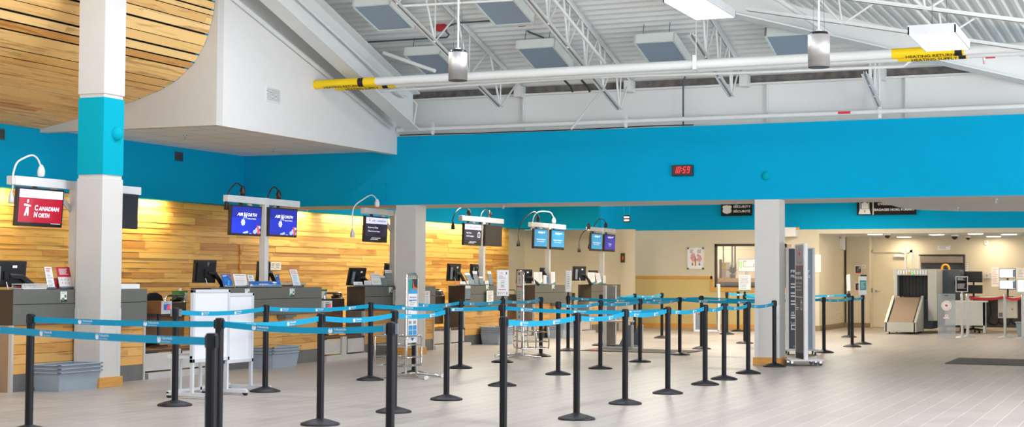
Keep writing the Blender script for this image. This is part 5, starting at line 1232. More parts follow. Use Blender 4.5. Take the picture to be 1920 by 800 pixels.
# hanging signs
def wsign(label, x0, x1, z0, z1, y, draw, hang=0):
    t = thing('hanging_sign', label, 'sign', ((x0 + x1) / 2, y, z0)); w, h = x1 - x0, z1 - z0
    m = MB(); m.box(-w/2, w/2, 0, .02, 0, h, 'black_sign'); m.build('sign_board', t)
    m = MB(); draw(m, face((-w/2, -.001, 0), (1, 0, 0), (0, 0, 1)), w, h); m.build('sign_print', t)
    if hang:
        for s in (-.4, .4): m = MB(); m.cyl((s * w, .01, h), (s * w, .01, h + hang), .006, 'cyan_paint', 6); m.build('hanger', t)
def d_sec(m, F, w, h):
    P = [(.5, 1.02), (.64, .94), (.84, .97), (1, .84), (.92, .62), (.93, .5), (.98, .34), (.92, .14), (.76, .05), (.58, .02), (.5, -.04), (.42, .02), (.24, .05), (.08, .14), (.02, .34), (.07, .5), (.08, .62), (0, .84), (.16, .97), (.36, .94)]
    m.add([(w * .195, h * .5, 0)] + [(w * (.04 + .31 * a), h * (.16 + .58 * b), 0) for a, b in P], [(0, 1 + (i + 1) % len(P), 1 + i) for i in range(len(P))], 'white_plastic', M=lift(F, 1))
    m.text('SECURITY', w * .4, h * .555, h * .21, 'white_plastic', lift(F, 1), w=w * .56, bold=.02); m.text('SÉCURITÉ', w * .4, h * .24, h * .21, 'white_plastic', lift(F, 1), w=w * .54, bold=.02)
def d_over(m, F, w, h):
    r = lambda a, b, c, d, k=1, mt='white_plastic': rect(m, F, w * a, h * b, w * c, h * d, mt, k)
    poly(m, F, [(w * .03, h * .06), (w * .235, h * .06), (w * .215, h * .38), (w * .05, h * .38)], 'white_plastic', 1); r(.05, .38, .062, .98); r(.2, .38, .212, .98); r(.08, .4, .192, .76); r(.11, .76, .16, .82); r(.115, .4, .118, .76, 2, 'black_sign'); r(.155, .4, .158, .76, 2, 'black_sign'); r(.132, .14, .138, .3, 2, 'black_sign'); poly(m, F, [(w * .12, h * .24), (w * .15, h * .24), (w * .135, h * .32)], 'black_sign', 2)
    r(.27, 0, .285, 1); m.text('OVERSIZE BAGGAGE', w * .355, h * .62, h * .2, 'white_plastic', lift(F, 1), w=w * .58, bold=.03); m.text('BAGAGES HORS FORMAT', w * .297, h * .26, h * .2, 'white_plastic', lift(F, 1), w=w * .68, bold=.03)
def d_small(m, F, w, h):
    for v in (.58, .18): lines(m, F, w * .12, h * v, w * .95, h * (v + .24), 1, 'white_plastic', 1, .9)
wsign('black security sign with a pale shield left of the right column', -10.553, -9.729, 2.943, 3.325, 37.9, d_sec)
wsign('wide black oversize baggage sign partly behind the soffit', -7.04, -5.579, 2.927, 3.321, 37.9, d_over)
wsign('tiny black two-line sign hung on wires beyond the last desk', -11.539, -11.375, 2.609, 2.783, 33., d_small, .5)
# framed poster, outlets
t = thing('picture_frame', 'white framed poster of a pink tree on the far wall', 'poster', (-11.267, YR, 1.554)); w, h = 0.443, 0.569
m = MB()
for (a, b, c, d) in ((-w/2, w/2, 0, .04), (-w/2, w/2, h - .04, h), (-w/2, -w/2 + .04, 0, h), (w/2 - .04, w/2, 0, h)): m.box(a, b, -.03, 0, c, d, 'white_plastic')
m.build('frame', t); m = MB(); F = face((-w/2 + .04, -.01, .04), (1, 0, 0), (0, 0, 1)); W, H = w - .08, h - .08; rect(m, F, 0, 0, W, H, 'paper', 1); rnd = random.Random(2)
for k in range(26):
    a = rnd.uniform(0, 6.28); r = rnd.random() ** .5 * .36; u, v = W * (.5 + r * 1.1 * math.cos(a)), H * (.5 + r * .62 * math.sin(a)); s = rnd.uniform(.02, .045); m.add([(u + s * math.cos(i * PI / 4), v + s * math.sin(i * PI / 4), 0) for i in range(8)], [tuple(range(8))], 'print_skin' if k % 3 else 'print_pink', M=lift(F, 2 + k * .02))
rect(m, F, W * .44, H * .1, W * .54, H * .45, 'print_orange', 3); lines(m, F, W * .08, H * .76, W * .36, H * .96, 4, 'print_dark', 3, .4); lines(m, F, W * .62, H * .76, W * .96, H * .96, 4, 'print_dark', 3, .4, 3)
for u, v in ((.2, .12), (.72, .12), (.4, .42)): poly(m, F, [(W * u, H * v), (W * (u + .14), H * (v + .02)), (W * (u + .1), H * (v + .14)), (W * (u + .02), H * (v + .16))], 'print_slate', 4)
m.build('poster_print', t)
def outlet(label, x, y, z, nrm='y'):
    t = MB()
    if nrm == 'y': t.box(-.04, .04, -.008, 0, 0, .12, 'white_plastic'); [t.box(-.018, .018, -.011, -.008, a, a + .035, 'print_dark') for a in (.018, .066)]
    else: t.box(0, .008, -.04, .04, 0, .12, 'white_plastic'); [t.box(.008, .011, -.018, .018, a, a + .035, 'print_dark') for a in (.018, .066)]
    tag(t.build('power_outlet', loc=(x, y, z)), label, 'outlet')
outlet('power outlet on the wainscot below the poster', -11.172, YR - .012, 0.302)
outlet('power outlet low on the alcove side wall, left one', AX, 40.148, .3, 'x'); outlet('power outlet low on the alcove side wall, right one', AX, 40.435, .31, 'x')
def emlight(label, loc, rz):
    t = thing('emergency_light', label, 'emergency light', loc, rz)
    m = MB(); m.box(-.14, .14, -.11, 0, 0, .3, 'white_plastic'); m.build('battery_box', t, .008)
    for s in (-.08, .08): m = MB(); m.cyl((s, -.06, .3), (s, -.06, .34), .02, 'white_plastic'); m.cyl((s, -.03, .36), (s, -.12, .34), .045, 'white_plastic', 16, .05); m.build('lamp_head', t)
emlight('white emergency light high on the alcove side wall', (AX, 40.76, 2.111), PI / 2)
m = MB(); m.box(-.25, .25, -.3, 0, 0, .24, 'white_plastic'); t = tag(m.build('wall_unit', None, .01, (-8.806, YR, 2.39)), 'white wall box above the doorway right of the column', 'wall unit'); m = MB(); m.cyl((.25, -.2, .2), (.33, -.2, .22), .03, 'warn_orange', 10); m.build('indicator_lamp', t)
m = MB(); m.box(-.14, .14, -.02, 0, 0, .45, 'white_plastic'); tag(m.build('wall_panel', loc=(-8.108, YR, 1.49)), 'narrow white panel on the far wall right of the totems', 'panel')

# office behind the window
m = MB(); a, b = -10.86, -9.126; m.box(a, b, 38.6, 39.3, 1.226, 1.327, 'trim_wood'); m.box(a, a + .03, 38.6, 39.3, .4, 1.327, 'trim_wood'); m.box(a, b, 39.2, 39.22, .4, 1.297, 'print_dark'); tag(m.build('office_counter'), 'wood office counter inside the lit window', 'counter')
OZ = 1.327
t = thing('map_screen', 'white screen with yellow-green map lines in the office window', 'screen', (-10.089, 38.9, OZ)); w, h = 0.549, 0.34; zb = 1.5 - OZ
m = MB(); m.box(-w/2, w/2, 0, .04, zb, zb + h, 'black_plastic'); m.build('monitor', t); m = MB(); F = face((-w/2, -.001, zb), (1, 0, 0), (0, 0, 1)); rect(m, F, .01, .01, w - .01, h - .01, 'scr_white', 1)
for a, b, c, d, k in ((.06, .32, .1, .76, 'led_lime'), (.15, .32, .19, .76, 'led_lime'), (.06, .72, .19, .78, 'led_lime'), (.06, .3, .19, .36, 'led_lime'), (.25, .36, .78, .4, 'print_yellow'), (.75, .36, .79, .6, 'print_yellow'), (.78, .56, 1, .6, 'print_yellow'), (.25, .36, .28, .85, 'print_yellow'), (.28, .78, .4, .85, 'print_yellow')): rect(m, F, w * a, h * b, w * c, h * d, k, 2)
m.build('screen_picture', t); m = MB(); m.cyl((-.05, .02, 0), (-.05, .02, zb), .03, 'alu'); m.cyl((-.05, .02, 0), (-.05, .02, .015), .1, 'alu'); m.build('stand', t)
t = thing('binder_rack', 'small rack of coloured papers on office counter, left', 'paper rack', (-10.742, 39.0, OZ)); m = MB(); m.box(-.14, -.12, -.1, .1, 0, .5, 'print_dark'); m.box(-.12, .12, .05, .07, 0, .42, 'box_cream'); m.build('rack_frame', t)
for k, c in enumerate(('print_skin', 'paper', 'print_yellow', 'paper')): m = MB(); m.box(-.1 + .11 * (k % 2), -.005 + .11 * (k % 2), .02, .05, .03 + .2 * (k // 2), .2 + .2 * (k // 2), c); m.build('papers', t)
t = thing('desk_plant', 'dark leafy plant on the office counter beside the screen', 'plant', (-10.552, 39.05, OZ)); m = MB(); m.lathe([(.06, 0), (.08, .1), (.075, .1)], 'print_dark', 14); m.build('pot', t); m = MB(); rnd = random.Random(9)
for k in range(60):
    a = rnd.uniform(0, 6.28); L = rnd.uniform(.14, .34); p = Vector((0, 0, .1)); q = p + Vector((math.cos(a) * L * .55, math.sin(a) * L * .5, L * rnd.uniform(.5, 1.1))); s = Vector((-math.sin(a), math.cos(a), .3)) * .02; m.add([p, (p + q) / 2 + s, q, (p + q) / 2 - s], [(0, 1, 2, 3)], 'plant_dark')
m.build('foliage', t)
for lb, px_ in (('dark upright post at the left inside the office window', -11.343), ('dark upright post in the middle inside the office window', -11.096), ('dark upright post right of the middle inside office window', -11.012)):
    m = MB(); m.box(px_ - .012, px_ + .012, 40.95, 41.0, .8, 2.6, 'conduit'); tag(m.build('partition_post'), lb, 'post')

# ------------------------------------------------------------------ screening alcove
XY = 36.733; xa, xb = -6.152, -5.454; YB = XY + 1.25
t = thing('xray_machine', 'baggage x-ray machine with sloping roller chute', 'x-ray machine', ((xa + xb) / 2, XY, 0)); c = (xa + xb) / 2; w = (xb - xa) / 2
zf = 0.288; zt_ = 0.877; bh = 1.578
m = MB(); m.box(-w, w, 0, .05, .06, zf, 'xray_grey'); m.build('chute_front', t)
m = MB(); m.add([(-w + .06, .03, zf - .01), (w - .06, .03, zf - .01), (w - .06, 1.25, zt_), (-w + .06, 1.25, zt_)], [(0, 1, 2, 3)], 'xray_belt'); m.build('chute_bed', t)
for s in (-1, 1):
    m = MB(); m.prism([(0, .06), (1.25, .06), (1.25, zt_ + .04), (0, zf)], lambda a, b, d: (d, a, b), s * w - .03, s * w + .03, 'xray_grey'); m.build('chute_side', t)
for q in (.1, 1.15):
    for s in (-1, 1): m = MB(); m.cyl((s * (w - .08), q, 0), (s * (w - .08), q, .06), .02, 'black_plastic'); m.build('foot', t)
bx0, bx1 = -6.149 - c, -5.108 - c
ox0, ox1 = -6.064 - c, -5.326 - c; oz0 = zt_; oz1 = 1.419
m = MB(); y0, y1 = 1.25, 2.8
m.box(bx0, ox0, y0, y1, .9, bh, 'xray_grey'); m.box(ox1, bx1, y0, y1, .3, bh, 'xray_grey'); m.box(ox0, ox1, y0, y1, oz1, bh, 'xray_grey'); m.box(ox0, ox1, y0 + .3, y1, oz0 - .05, oz0, 'xray_dark'); m.box(ox0, ox1, y0 + .9, y1, oz0, oz1, 'xray_dark'); m.build('tunnel_body', t, .01)
m = MB(); m.box(ox0 + .02, ox1 + .1, y0 + .05, y1, .1, oz0 - .05, 'cabinet_dark'); m.build('lower_housing', t)
m = MB()
for k in range(11): a = ox0 + (ox1 - ox0) * k / 11; m.box(a + .01, a + .05, y0 - .02, y0, oz1 + .03, bh - .03, 'alu')
m.build('vent_ribs', t)
for k in range(9):
    a = ox0 + (ox1 - ox0) * k / 9; m = MB(); m.box(a + .005, a + (ox1 - ox0) / 9 - .005, y0 + .32 + .01 * (k % 2), y0 + .33 + .01 * (k % 2), oz0, oz1, 'xray_dark'); m.build('lead_curtain_strip', t)
m = MB(); m.cyl((.12, y0 - .03, oz1 + .07), (.12, y0 - .02, oz1 + .07), .025, 'led_green', 12); m.cyl((.03, y0 - .03, oz1 + .07), (.03, y0 - .02, oz1 + .07), .025, 'warn_orange', 12); m.build('status_lamp', t)
for k, (a, zz) in enumerate(((-5.981, 2.096), (-5.802, 2.069), (-5.701, 2.061))):
    m = MB(); m.box(a - c - .02, a - c + .02, 2. + .1 * k, 2.04 + .1 * k, bh, zz, 'alu'); m.build('mast_post', t)
xc0, xc1 = -5.185, -4.682
m = MB(); m.box(0, xc1 - xc0, 0, .75, .12, 1.572, 'cabinet_dark'); t = tag(m.build('scanner_cabinet', None, .01, (xc0, 39.05, 0)), 'tall dark grey cabinet right of the x-ray machine', 'cabinet')
m = MB(); m.box(-.02, .07, -.03, 0, .12, 1.558, 'xray_blue'); m.build('blue_edge', t); m = MB(); m.box(.72 * (xc1 - xc0), .78 * (xc1 - xc0), -.02, 0, 1.159, 1.292, 'black_plastic'); m.build('door_latch', t)
for a in (.06, .5):
    for b in (.1, .65): m = MB(); m.cyl((a - .02, b, .06), (a + .02, b, .06), .06, 'black_plastic', 14); m.build('caster', t)
p = Vector((-5.014, 38.9, 1.573)); m = MB(); m.tube([(-.09, 0, 0), (-.085, 0, .06), (-.05, 0, .11), (0, 0, .125), (.05, 0, .11), (.085, 0, .06), (.09, 0, 0)], .025, 'warn_orange', 10); tag(m.build('cabinet_hoop', loc=(p.x, 38.9, 1.572)), 'orange hoop handle on top of the dark cabinet', 'hoop')
# acrylic barrier
bx0_, bx1_ = -4.669, -4.281; BY = 34.823
t = thing('acrylic_screen', 'clear smoked screen with round emblem before the dark cabinet', 'screen', ((bx0_ + bx1_) / 2, BY, 0)); w = bx1_ - bx0_; h = 1.007
m = MB(); m.box(-w/2, w/2, -.006, .006, 0, h, 'acrylic'); m.build('clear_sheet', t); m = MB(); F = face((-w/2, -.0065, 0), (1, 0, 0), (0, 0, 1))
disc = lambda u, v, r, mt, k: m.add([(u + r * math.cos(i * PI / 16), v + r * math.sin(i * PI / 16), 0) for i in range(32)], [tuple(range(32))], mt, M=lift(F, k))
disc(w * .5, h * .73, w * .29, 'paper', 1); disc(w * .5, h * .73, w * .23, 'print_skin', 2); disc(w * .5, h * .73, w * .215, 'paper', 3); leaf(m, F, w * .5, h * .73, w * .17, 'print_red', 4, False)
disc(w * .5, h * .5, w * .1, 'paper', 1); rect(m, F, w * .32, h * .44, w * .68, h * .47, 'paper', 1); leaf(m, F, w * .5, h * .5, w * .09, 'print_red', 4, False); rect(m, F, w * .4, h * .95, w * .6, h * .965, 'print_dark', 1); m.build('emblem_print', t)
# silver posts with red belt
silver = {}
def sil(label, key, x, y, h=1.0):
    t = thing('silver_stanchion', label, 'queue post', (x, y, 0), 0, 'silver belt posts')
    m = MB(); m.lathe([(.17, 0), (.17, .012), (.06, .03), (.035, .05)], 'brushed', 28); m.build('base', t); m = MB(); m.cyl((0, 0, .04), (0, 0, h - .08), .032, 'brushed', 20); m.build('pole', t); m = MB(); m.lathe([(.036, h - .08), (.036, h - .01), (.02, h)], 'brushed', 20); m.build('belt_head', t); silver[key] = t
sil('silver belt post with the black notice, left of the pair', 'a', -4.218, 35.491); sil('silver belt post right of the pair under the black notice', 'b', -4.122, 35.723); sil('silver belt post standing before the white drawer unit', 'c', -3.332, 36.028); sil('silver belt post at the right picture edge by the tub', 'd', -2.921, 35.761)
for a, b in (('b', 'c'), ('c', 'd')):
    p, q = silver[a].location, silver[b].location; d = q - p; m = MB(); n = d.cross(Vector((0, 0, 1))).normalized() * .0015
    for i in range(8):
        A, B = d * (i / 8), d * ((i + 1) / 8); za, zb = [.93 - .05 * (1 - (2 * k / 8 - 1) ** 2) for k in (i, i + 1)]
        m.add([A + n + Vector((0, 0, za - .03)), B + n + Vector((0, 0, zb - .03)), B + n + Vector((0, 0, zb + .03)), A + n + Vector((0, 0, za + .03)), A - n + Vector((0, 0, za - .03)), B - n + Vector((0, 0, zb - .03)), B - n + Vector((0, 0, zb + .03)), A - n + Vector((0, 0, za + .03))], [(0, 1, 2, 3), (7, 6, 5, 4), (0, 4, 5, 1), (2, 6, 7, 3)], 'red_belt')
    m.build('red_belt', silver[a])['label'] = 'red belt with faint print'
def rnotice(label, key, w, h, rz, draw):
    p = silver[key].location; t = thing('notice_frame', label, 'sign', (p.x, p.y, 1.0), rz, 'framed notices on the silver posts'); m = MB(); m.box(-.02, .02, -.01, .01, 0, .05, 'alu'); m.build('stem', t); m = MB(); m.box(-w/2, w/2, -.012, .012, .04, .04 + h, 'alu'); m.build('frame', t, .003); m = MB(); draw(m, face((-w/2, -.0125, .04), (1, 0, 0), (0, 0, 1)), w, h); m.build('notice_sheet', t)
def d_blk(m, F, w, h): rect(m, F, .018, .018, w - .018, h - .018, 'black_sign', 1); lines(m, F, .04, h * .72, w - .04, h * .92, 4, 'paper', 2, .35); lines(m, F, .04, h * .18, w - .04, h * .52, 6, 'paper', 2, .3, 3)
def d_lit(m, F, w, h): rect(m, F, .018, .018, w - .018, h - .018, 'scr_white', 1); rect(m, F, w * .6, .03, w * .85, h - .03, 'print_sky', 2)
rnotice('black notice with white lines on the silver post pair', 'a', .27, .36, R(8), d_blk); rnotice('bright white and blue notice at the right picture edge', 'd', .26, .3, R(20), d_lit)
# desk, monitors, pedestal, wall things
DX0 = -4.517; DX1 = DX0 + 3.2; DZ = 0.891
t = thing('screening_desk', 'long grey screening desk along the alcove rear wall', 'desk', ((DX0 + DX1) / 2, 39.9, 0)); L = 1.6
m = MB(); m.box(-L, L, -.35, .4, DZ - .035, DZ, 'box_cream'); m.build('desk_top', t)
for s in (-1, .02, 1):
    m = MB(); m.box(s * (L - .04) - .025, s * (L - .04) + .025, -.33, -.28, 0, DZ - .035, 'clip_grey'); m.build('leg', t)
m = MB(); m.box(-L, L, .36, .38, .1, DZ - .04, 'dark_smoked'); m.build('modesty_panel', t)
m = MB(); rnd = random.Random(4)
for k in range(6): a = -1.2 + k * .28; m.tube([(a, .3, DZ - .05), (a + .06, .25, .5), (a - .05 + .15 * rnd.random(), .22, .25), (a + .2, .2, .18), (a + .3, .28, .5)], .012, 'black_plastic', 6, sub=4)
m.build('cables', t)
t = thing('drawer_unit', 'grey pedestal desk panel right of the round emblem', 'pedestal', (-4.652, 38.2, 0)); w = 0.655; h = 0.772
m = MB(); m.box(-.3, w, 0, .03, .2, h, 'pedestal'); m.build('front_panel', t); m = MB(); m.box(-.3, w + .04, -.01, .35, h, h + .03, 'box_cream'); m.build('top', t); m = MB(); m.box(w - .05, w, 0, .32, .02, h, 'pedestal'); m.build('side_leg', t)
t = thing('office_stool', 'low black castor base under the grey pedestal desk', 'chair', (-4.341, 38.8, 0))
for k in range(5): a = 2 * PI * k / 5 + .3; m = MB(); e = Vector((math.cos(a) * .3, math.sin(a) * .3, .07)); m.cyl((0, 0, .1), e, .022, 'black_plastic', 8); m.cyl(e + Vector((-.02, 0, -.035)), e + Vector((.02, 0, -.035)), .034, 'black_plastic', 12); m.build('leg', t)
m = MB(); m.cyl((0, 0, .08), (0, 0, .42), .03, 'black_plastic'); m.build('gas_stem', t); m = MB(); m.lathe([(.2, .42), (.22, .46), (.2, .5)], 'chair_black', 20); m.build('seat', t)
def dual(label, x, y, w, zs, face_on, dark):
    t = thing('dual_monitor', label, 'monitor', (x, y, DZ)); m = MB(); m.cyl((0, .06, 0), (0, .06, zs[-1][1] - DZ), .025, 'black_plastic'); m.box(-.14, .14, -.02, .16, 0, .015, 'black_plastic'); m.build('stand', t)
    for z0, z1 in zs:
        m = MB(); m.box(-w/2, w/2, -.02, .03, z0 - DZ, z1 - DZ, 'black_plastic'); mo = m.build('monitor', t, .004)
        if not dark: m = MB(); F = face((-w/2, -.021, z0 - DZ), (1, 0, 0), (0, 0, 1)); rect(m, F, .015, .02, w - .015, z1 - z0 - .015, 'scr_white', 1); rect(m, F, w * .82, .03, w * .97, z1 - z0 - .03, 'print_slate', 2); lines(m, F, w * .83, .04, w * .96, z1 - z0 - .04, 5, 'print_blue', 3, .5); m.build('screen_picture', mo)
zz = lambda a, b: (a, b)
dual('pair of stacked monitors with white pictures on the screening desk', -3.602, 39.7, 0.399, [(1.077, 1.32), (1.36, 1.61)], True, False)
dual('pair of stacked dark monitors seen from behind on the screening desk', -4.432, 39.7, 0.445, [(0.968, 1.186), (1.254, 1.533)], True, True)
t = thing('hanging_unit', 'cream equipment box hung under the screening desk', 'equipment box', (-3.612, 39.75, 0)); w = 0.232; m = MB(); m.box(-w, w, 0, .3, 0.355, DZ - .04, 'box_cream'); m.build('box_shell', t, .006); m = MB(); m.box(-w * .9, -w * .5, -.006, 0, 0.382, 0.49, 'clip_grey'); m.build('intake_grille', t); m = MB(); m.box(w * .4, w * .6, -.006, 0, 0.571, 0.591, 'print_dark'); m.build('slot', t)
tubx = (-2.992, 36.061); t = thing('grey_tub', 'single grey plastic tub cut by the right picture edge', 'tub', (tubx[0] + .15, tubx[1] + .1, 0)); m = MB(); m.box(-.25, .25, -.2, .2, 0, .34, 'grey_tub', None, .8, 1); m.build('tub_shell', t); m = MB(); m.box(-.27, .27, -.22, .22, .34, .36, 'grey_tub'); m.build('rim', t)
RW = 41.6
t = thing('roller_shutter', 'closed dark roller shutter behind the x-ray machine', 'shutter', (-5.445, RW, 0)); w = 0.565; z1 = 1.963; zm = 1.748
m = MB(); m.box(-w, w, -.16, -.0, zm, z1, 'shutter'); m.build('shutter_box', t, .03); m = MB(); m.box(-w - .03, w + .03, -.165, -.005, z1, z1 + .03, 'print_dark'); m.box(w, w + .03, -.165, -.005, zm - .5, z1, 'print_dark'); m.build('shutter_frame', t)
m = MB(); z = .75
while z < zm - .02: m.box(-w, w, -.05, -.02, z, z + .07, 'cabinet_dark', top=.999); z += .075
m.build('shutter_curtain', t)
def wn(name, label, cat, px0, px1, z0, z1, mt, d=.02, y=RW):
    m = MB(); m.box(px0, px1, y - d, y, z0, z1, mt); o = m.build(name); return tag(o, label, cat)
def paper(label, x0, x1, z0, z1, n, mt='print_grey', y=RW, bg='paper'):
    o = wn('wall_notice', label, 'notice', x0, x1, z0, z1, bg, .004, y); m = MB(); F = face((x0, y - .0045, z0), (1, 0, 0), (0, 0, 1)); w, h = x1 - x0, z1 - z0; lines(m, F, w * .1, h * .08, w * .92, h * .92, n, mt, 1, .35); m.build('notice_print', o)
paper('white notice strip high on the wall above the roller shutter', -5.567, -5.233, 2.122, 2.237, 3)
paper('tall white notice left of the bright stacked monitors', -4.18, -3.99, 1.14, 1.65, 9, 'print_skin')
paper('white notice right of the bright stacked monitors', -3.544, -3.343, 1.356, 1.638, 6)
paper('small white card beside the roller shutter', -4.849, -4.78, 1.548, 1.749, 3)
for lb, a, b in (('dark photo notice on the recess wall, upper one', 497, 513), ('dark photo notice on the recess wall, lower one', 529, 545)): pass
def photo(label, z0, z1):
    x0, x1 = -7.711, -7.53; o = wn('photo_notice', label, 'notice', x0, x1, z0, z1, 'paper', .004, 41.2); m = MB(); F = face((x0, 41.1955, z0), (1, 0, 0), (0, 0, 1)); w, h = x1 - x0, z1 - z0; rect(m, F, w * .08, h * .06, w * .92, h * .9, 'print_dark', 1); rect(m, F, w * .08, h * .06, w * .92, h * .22, 'print_red', 2); poly(m, F, [(w * .3, h * .3), (w * .7, h * .3), (w * .6, h * .75), (w * .4, h * .75)], 'print_slate', 3); rect(m, F, w * .6, h * .6, w * .9, h * .86, 'print_skin', 3); m.build('photo_print', o)
photo('framed dark photo notice on alcove recess, upper one', 1.463, 1.696); photo('framed dark photo notice on alcove recess, lower one', 0.998, 1.231)
t = thing('hand_sanitizer', 'black wall dispenser beside the photo notices', 'dispenser', (-7.466, 41.2, 1.246)); m = MB(); m.box(-.08, .08, -.11, 0, 0, .19, 'black_plastic'); m.build('dispenser_body', t, .012); m = MB(); m.box(-.05, .05, -.115, -.11, .1, .12, 'print_grey'); m.build('window_slot', t); m = MB(); m.box(-.05, .05, -.1, -.04, -.015, 0, 'conduit'); m.build('nozzle', t)
m = MB(); m.box(-.04, .04, -.02, 0, 0, .11, 'white_plastic'); m.box(-.012, .012, -.028, -.02, .035, .075, 'print_grey'); tag(m.build('light_switch', loc=(-7.465, 41.2, 1.609)), 'white switch beside the upper photo notice', 'switch')
t = thing('soap_dispenser', 'steel wall dispenser right of the dark stacked monitors', 'dispenser', (-4.289, RW, 1.351)); m = MB(); m.box(-.08, .08, -.1, 0, 0, .15, 'steel'); m.build('dispenser_body', t, .008); m = MB(); m.cyl((0, -.1, .08), (0, -.11, .08), .03, 'print_grey'); m.build('dial', t)
m = MB(); m.box(-.05, .05, -.04, 0, 0, .13, 'white_plastic'); o = tag(m.build('wall_sensor', None, .006, (-4.309, RW, 2.247)), 'small white sensor box high on the alcove wall', 'sensor'); m = MB(); m.cyl((0, -.04, .07), (0, -.045, .07), .02, 'print_grey', 12); m.build('sensor_lens', o)
# alcove ceiling: round lamps and cameras
for k, p in enumerate(((-6.699, 38.55, 2.47), (-6.377, 41.1, 2.47), (-5.267, 39.176, 2.47), (-4.245, 38.55, 2.47), (-4.068, 41.1, 2.47), (-3.521, 39.326, 2.47))):
    lb = ('leftmost, nearest the opening', 'second from the left, farther in', 'above the roller shutter', 'nearest the opening on the right half', 'farther in above the small sensor', 'rightmost, at mid depth')[k]
    t = thing('recessed_lamp', 'round glowing ceiling lamp in the alcove, ' + lb, 'lamp', p, 0, 'recessed lamps of the alcove'); m = MB(); m.lathe([(.19, -.012), (.21, -.006), (.21, 0), (.19, 0)], 'white_plastic', 28); m.build('trim_ring', t); m = MB(); m.lathe([(.18, -.018), (.186, -.0125)], 'pot_lamp', 28); m.build('lens', t)
for lb, p, s in (('black ceiling camera dome between the two left alcove lamps', (-6.392, 38.55, 2.47), .075), ('black ceiling camera dome in the middle of the alcove ceiling', (-4.891, 39.747, 2.47), .085), ('small ceiling camera deeper in the alcove', (-4.71, 41.1, 2.47), .06)):
    t = thing('camera_dome', lb, 'security camera', p); m = MB(); m.lathe([(s * .95, -.04), (s * 1.1, -.03), (s * 1.1, 0)], 'white_plastic', 20); m.build('mount', t); m = MB(); m.lathe([(.004, -.04 - s), (s * .5, -.04 - s * .87), (s * .85, -.04 - s * .5), (s, -.04)], 'black_plastic', 20); m.build('dome', t)

# ------------------------------------------------------------------ light
w = bpy.data.worlds.new('sky'); bpy.context.scene.world = w; w.use_nodes = True; nt = w.node_tree; bg = nt.nodes['Background']
tc = nt.nodes.new('ShaderNodeTexCoord'); sp = nt.nodes.new('ShaderNodeSeparateXYZ'); rp = nt.nodes.new('ShaderNodeValToRGB')
nt.links.new(tc.outputs['Generated'], sp.inputs[0]); nt.links.new(sp.outputs['Z'], rp.inputs['Fac'])
rp.color_ramp.elements[0].color = lin('#f1f4fa'); rp.color_ramp.elements[1].color = lin('#e6eef6'); nt.links.new(rp.outputs['Color'], bg.inputs['Color']); 
mr = nt.nodes.new('ShaderNodeMapRange'); nt.links.new(sp.outputs['Z'], mr.inputs['Value'])
for k, v in (('From Min', -.12), ('From Max', .0), ('To Min', UPLIGHT), ('To Max', WORLD)): mr.inputs[k].default_value = v
nt.links.new(mr.outputs[0], bg.inputs['Strength'])      # glow below the horizon added as uplight for soffit and deck, soft sky above
def area(name, loc, size, power, col, rot, sy=None):
    L = bpy.data.lights.new(name, 'AREA'); L.energy = power; L.color = lin(col)[:3]; L.size = size
    if sy: L.shape = 'RECTANGLE'; L.size_y = sy
    o = bpy.data.objects.new(name, L); C.objects.link(o); o.location = loc; o.rotation_euler = rot; return o
# daylight from the tall windows on the right and behind the viewer
area('window_daylight', (4.6, 13, 1.6), 18, WIN, '#f3f6ff', (0, R(90), 0), 2.8)
area('window_daylight', (-5, -3, 4.5), 14, WIN2, '#f8fafc', (R(75), 0, 0), 5)
area('window_daylight', (5, 31, 1.4), 6, WIN3, '#fff6ea', (0, R(90), 0), 2.2)
# fluorescent tubes hidden in the cove above the timber wall
for a, b, e in COVE:
    area('cove_tube', (WX - .1, (a + b) / 2, 2.562), .06, e * (b - a), '#ffe9bd', (0, R(20), 0), b - a)
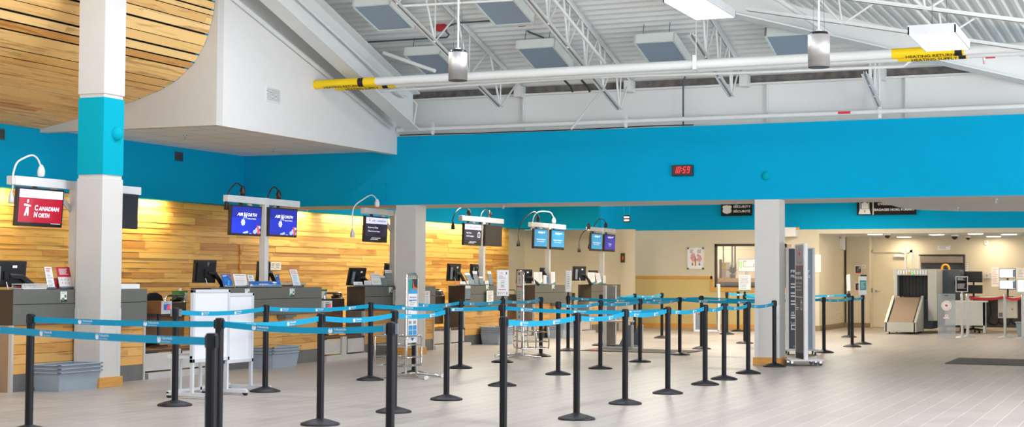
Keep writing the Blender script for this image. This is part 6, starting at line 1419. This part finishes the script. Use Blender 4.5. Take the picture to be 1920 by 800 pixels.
# unseen lights without fixtures, added to brighten the floor and its bounce onto the soffit
for x in (-9.5, -6, -2.5):
    for y in (9.5, 13., 16.4): area('roof_fill', (x, y, 5.3), .5, HALL_FILL, '#eef3ff', (0, 0, 0), 1.)
for y in (9.5, 13., 16.4): area('roof_fill', (-.3, y, 4.15), .5, HALL_FILL * 1.5, '#f3f6ff', (0, 0, 0), 1.)  # extra unseen row added to brighten the floor at the right
# lamps of the rooms beyond
for x, y, e in ((-12.5, 27, 60), (-9, 27.5, 60), (-7, 30, 40), (-12.5, 31.5, 60), (-9, 33, 70), (-7, 35.5, 55)): area('ceiling_lamp', (x, y, 3.2), .6, e * ROOM, '#fff4e4', (0, 0, 0), 1.2)
for x, y in ((-9.6, 39.6), (-11.3, 40.2)): area('office_lamp', (x, y, 2.55), .5, 42, '#ffeeda', (0, 0, 0), .5)
for k, p in enumerate(((-6.699, 38.55, 2.47), (-6.377, 41.1, 2.47), (-5.267, 39.176, 2.47), (-4.245, 38.55, 2.47), (-4.068, 41.1, 2.47), (-3.521, 39.326, 2.47))):
    area('pot_light', (p[0], p[1], 2.42), .3, POT, '#ffe6c6', (0, 0, 0))
for x, y, z in ((-5.211, 17.926, 4.6), (-2.262, 17.404, 3.96)): area('panel_light', (x, y, z - .01), .45, 30, '#ffffff', (0, 0, 0), .9)

# ------------------------------------------------------------------ camera
cam = bpy.data.cameras.new('camera'); co = bpy.data.objects.new('camera', cam); C.objects.link(co)
cam.sensor_width = 36; cam.lens = 36 * 2800 / 1920; cam.clip_start = .1; cam.clip_end = 200
co.matrix_world = Matrix(((.91688629, .01180187, .39897401, 0), (.39911062, -.0408816, -.91599094, 0), (.00550029, .9990943, -.04219403, 1.335), (0, 0, 0, 1)))
cam.dof.use_dof = True; cam.dof.focus_distance = 18.5; cam.dof.aperture_fstop = 3.2
S = bpy.context.scene; S.camera = co
S.view_settings.view_transform = 'Standard'; S.view_settings.look = 'None'; S.view_settings.gamma = 1; S.view_settings.exposure = EXPO; S.view_settings.use_curve_mapping = False
S.cycles.use_denoising = True; S.cycles.max_bounces = 6; S.cycles.diffuse_bounces = 4; S.cycles.glossy_bounces = 3; S.cycles.transmission_bounces = 4; S.cycles.transparent_max_bounces = 8; S.cycles.sample_clamp_indirect = 4
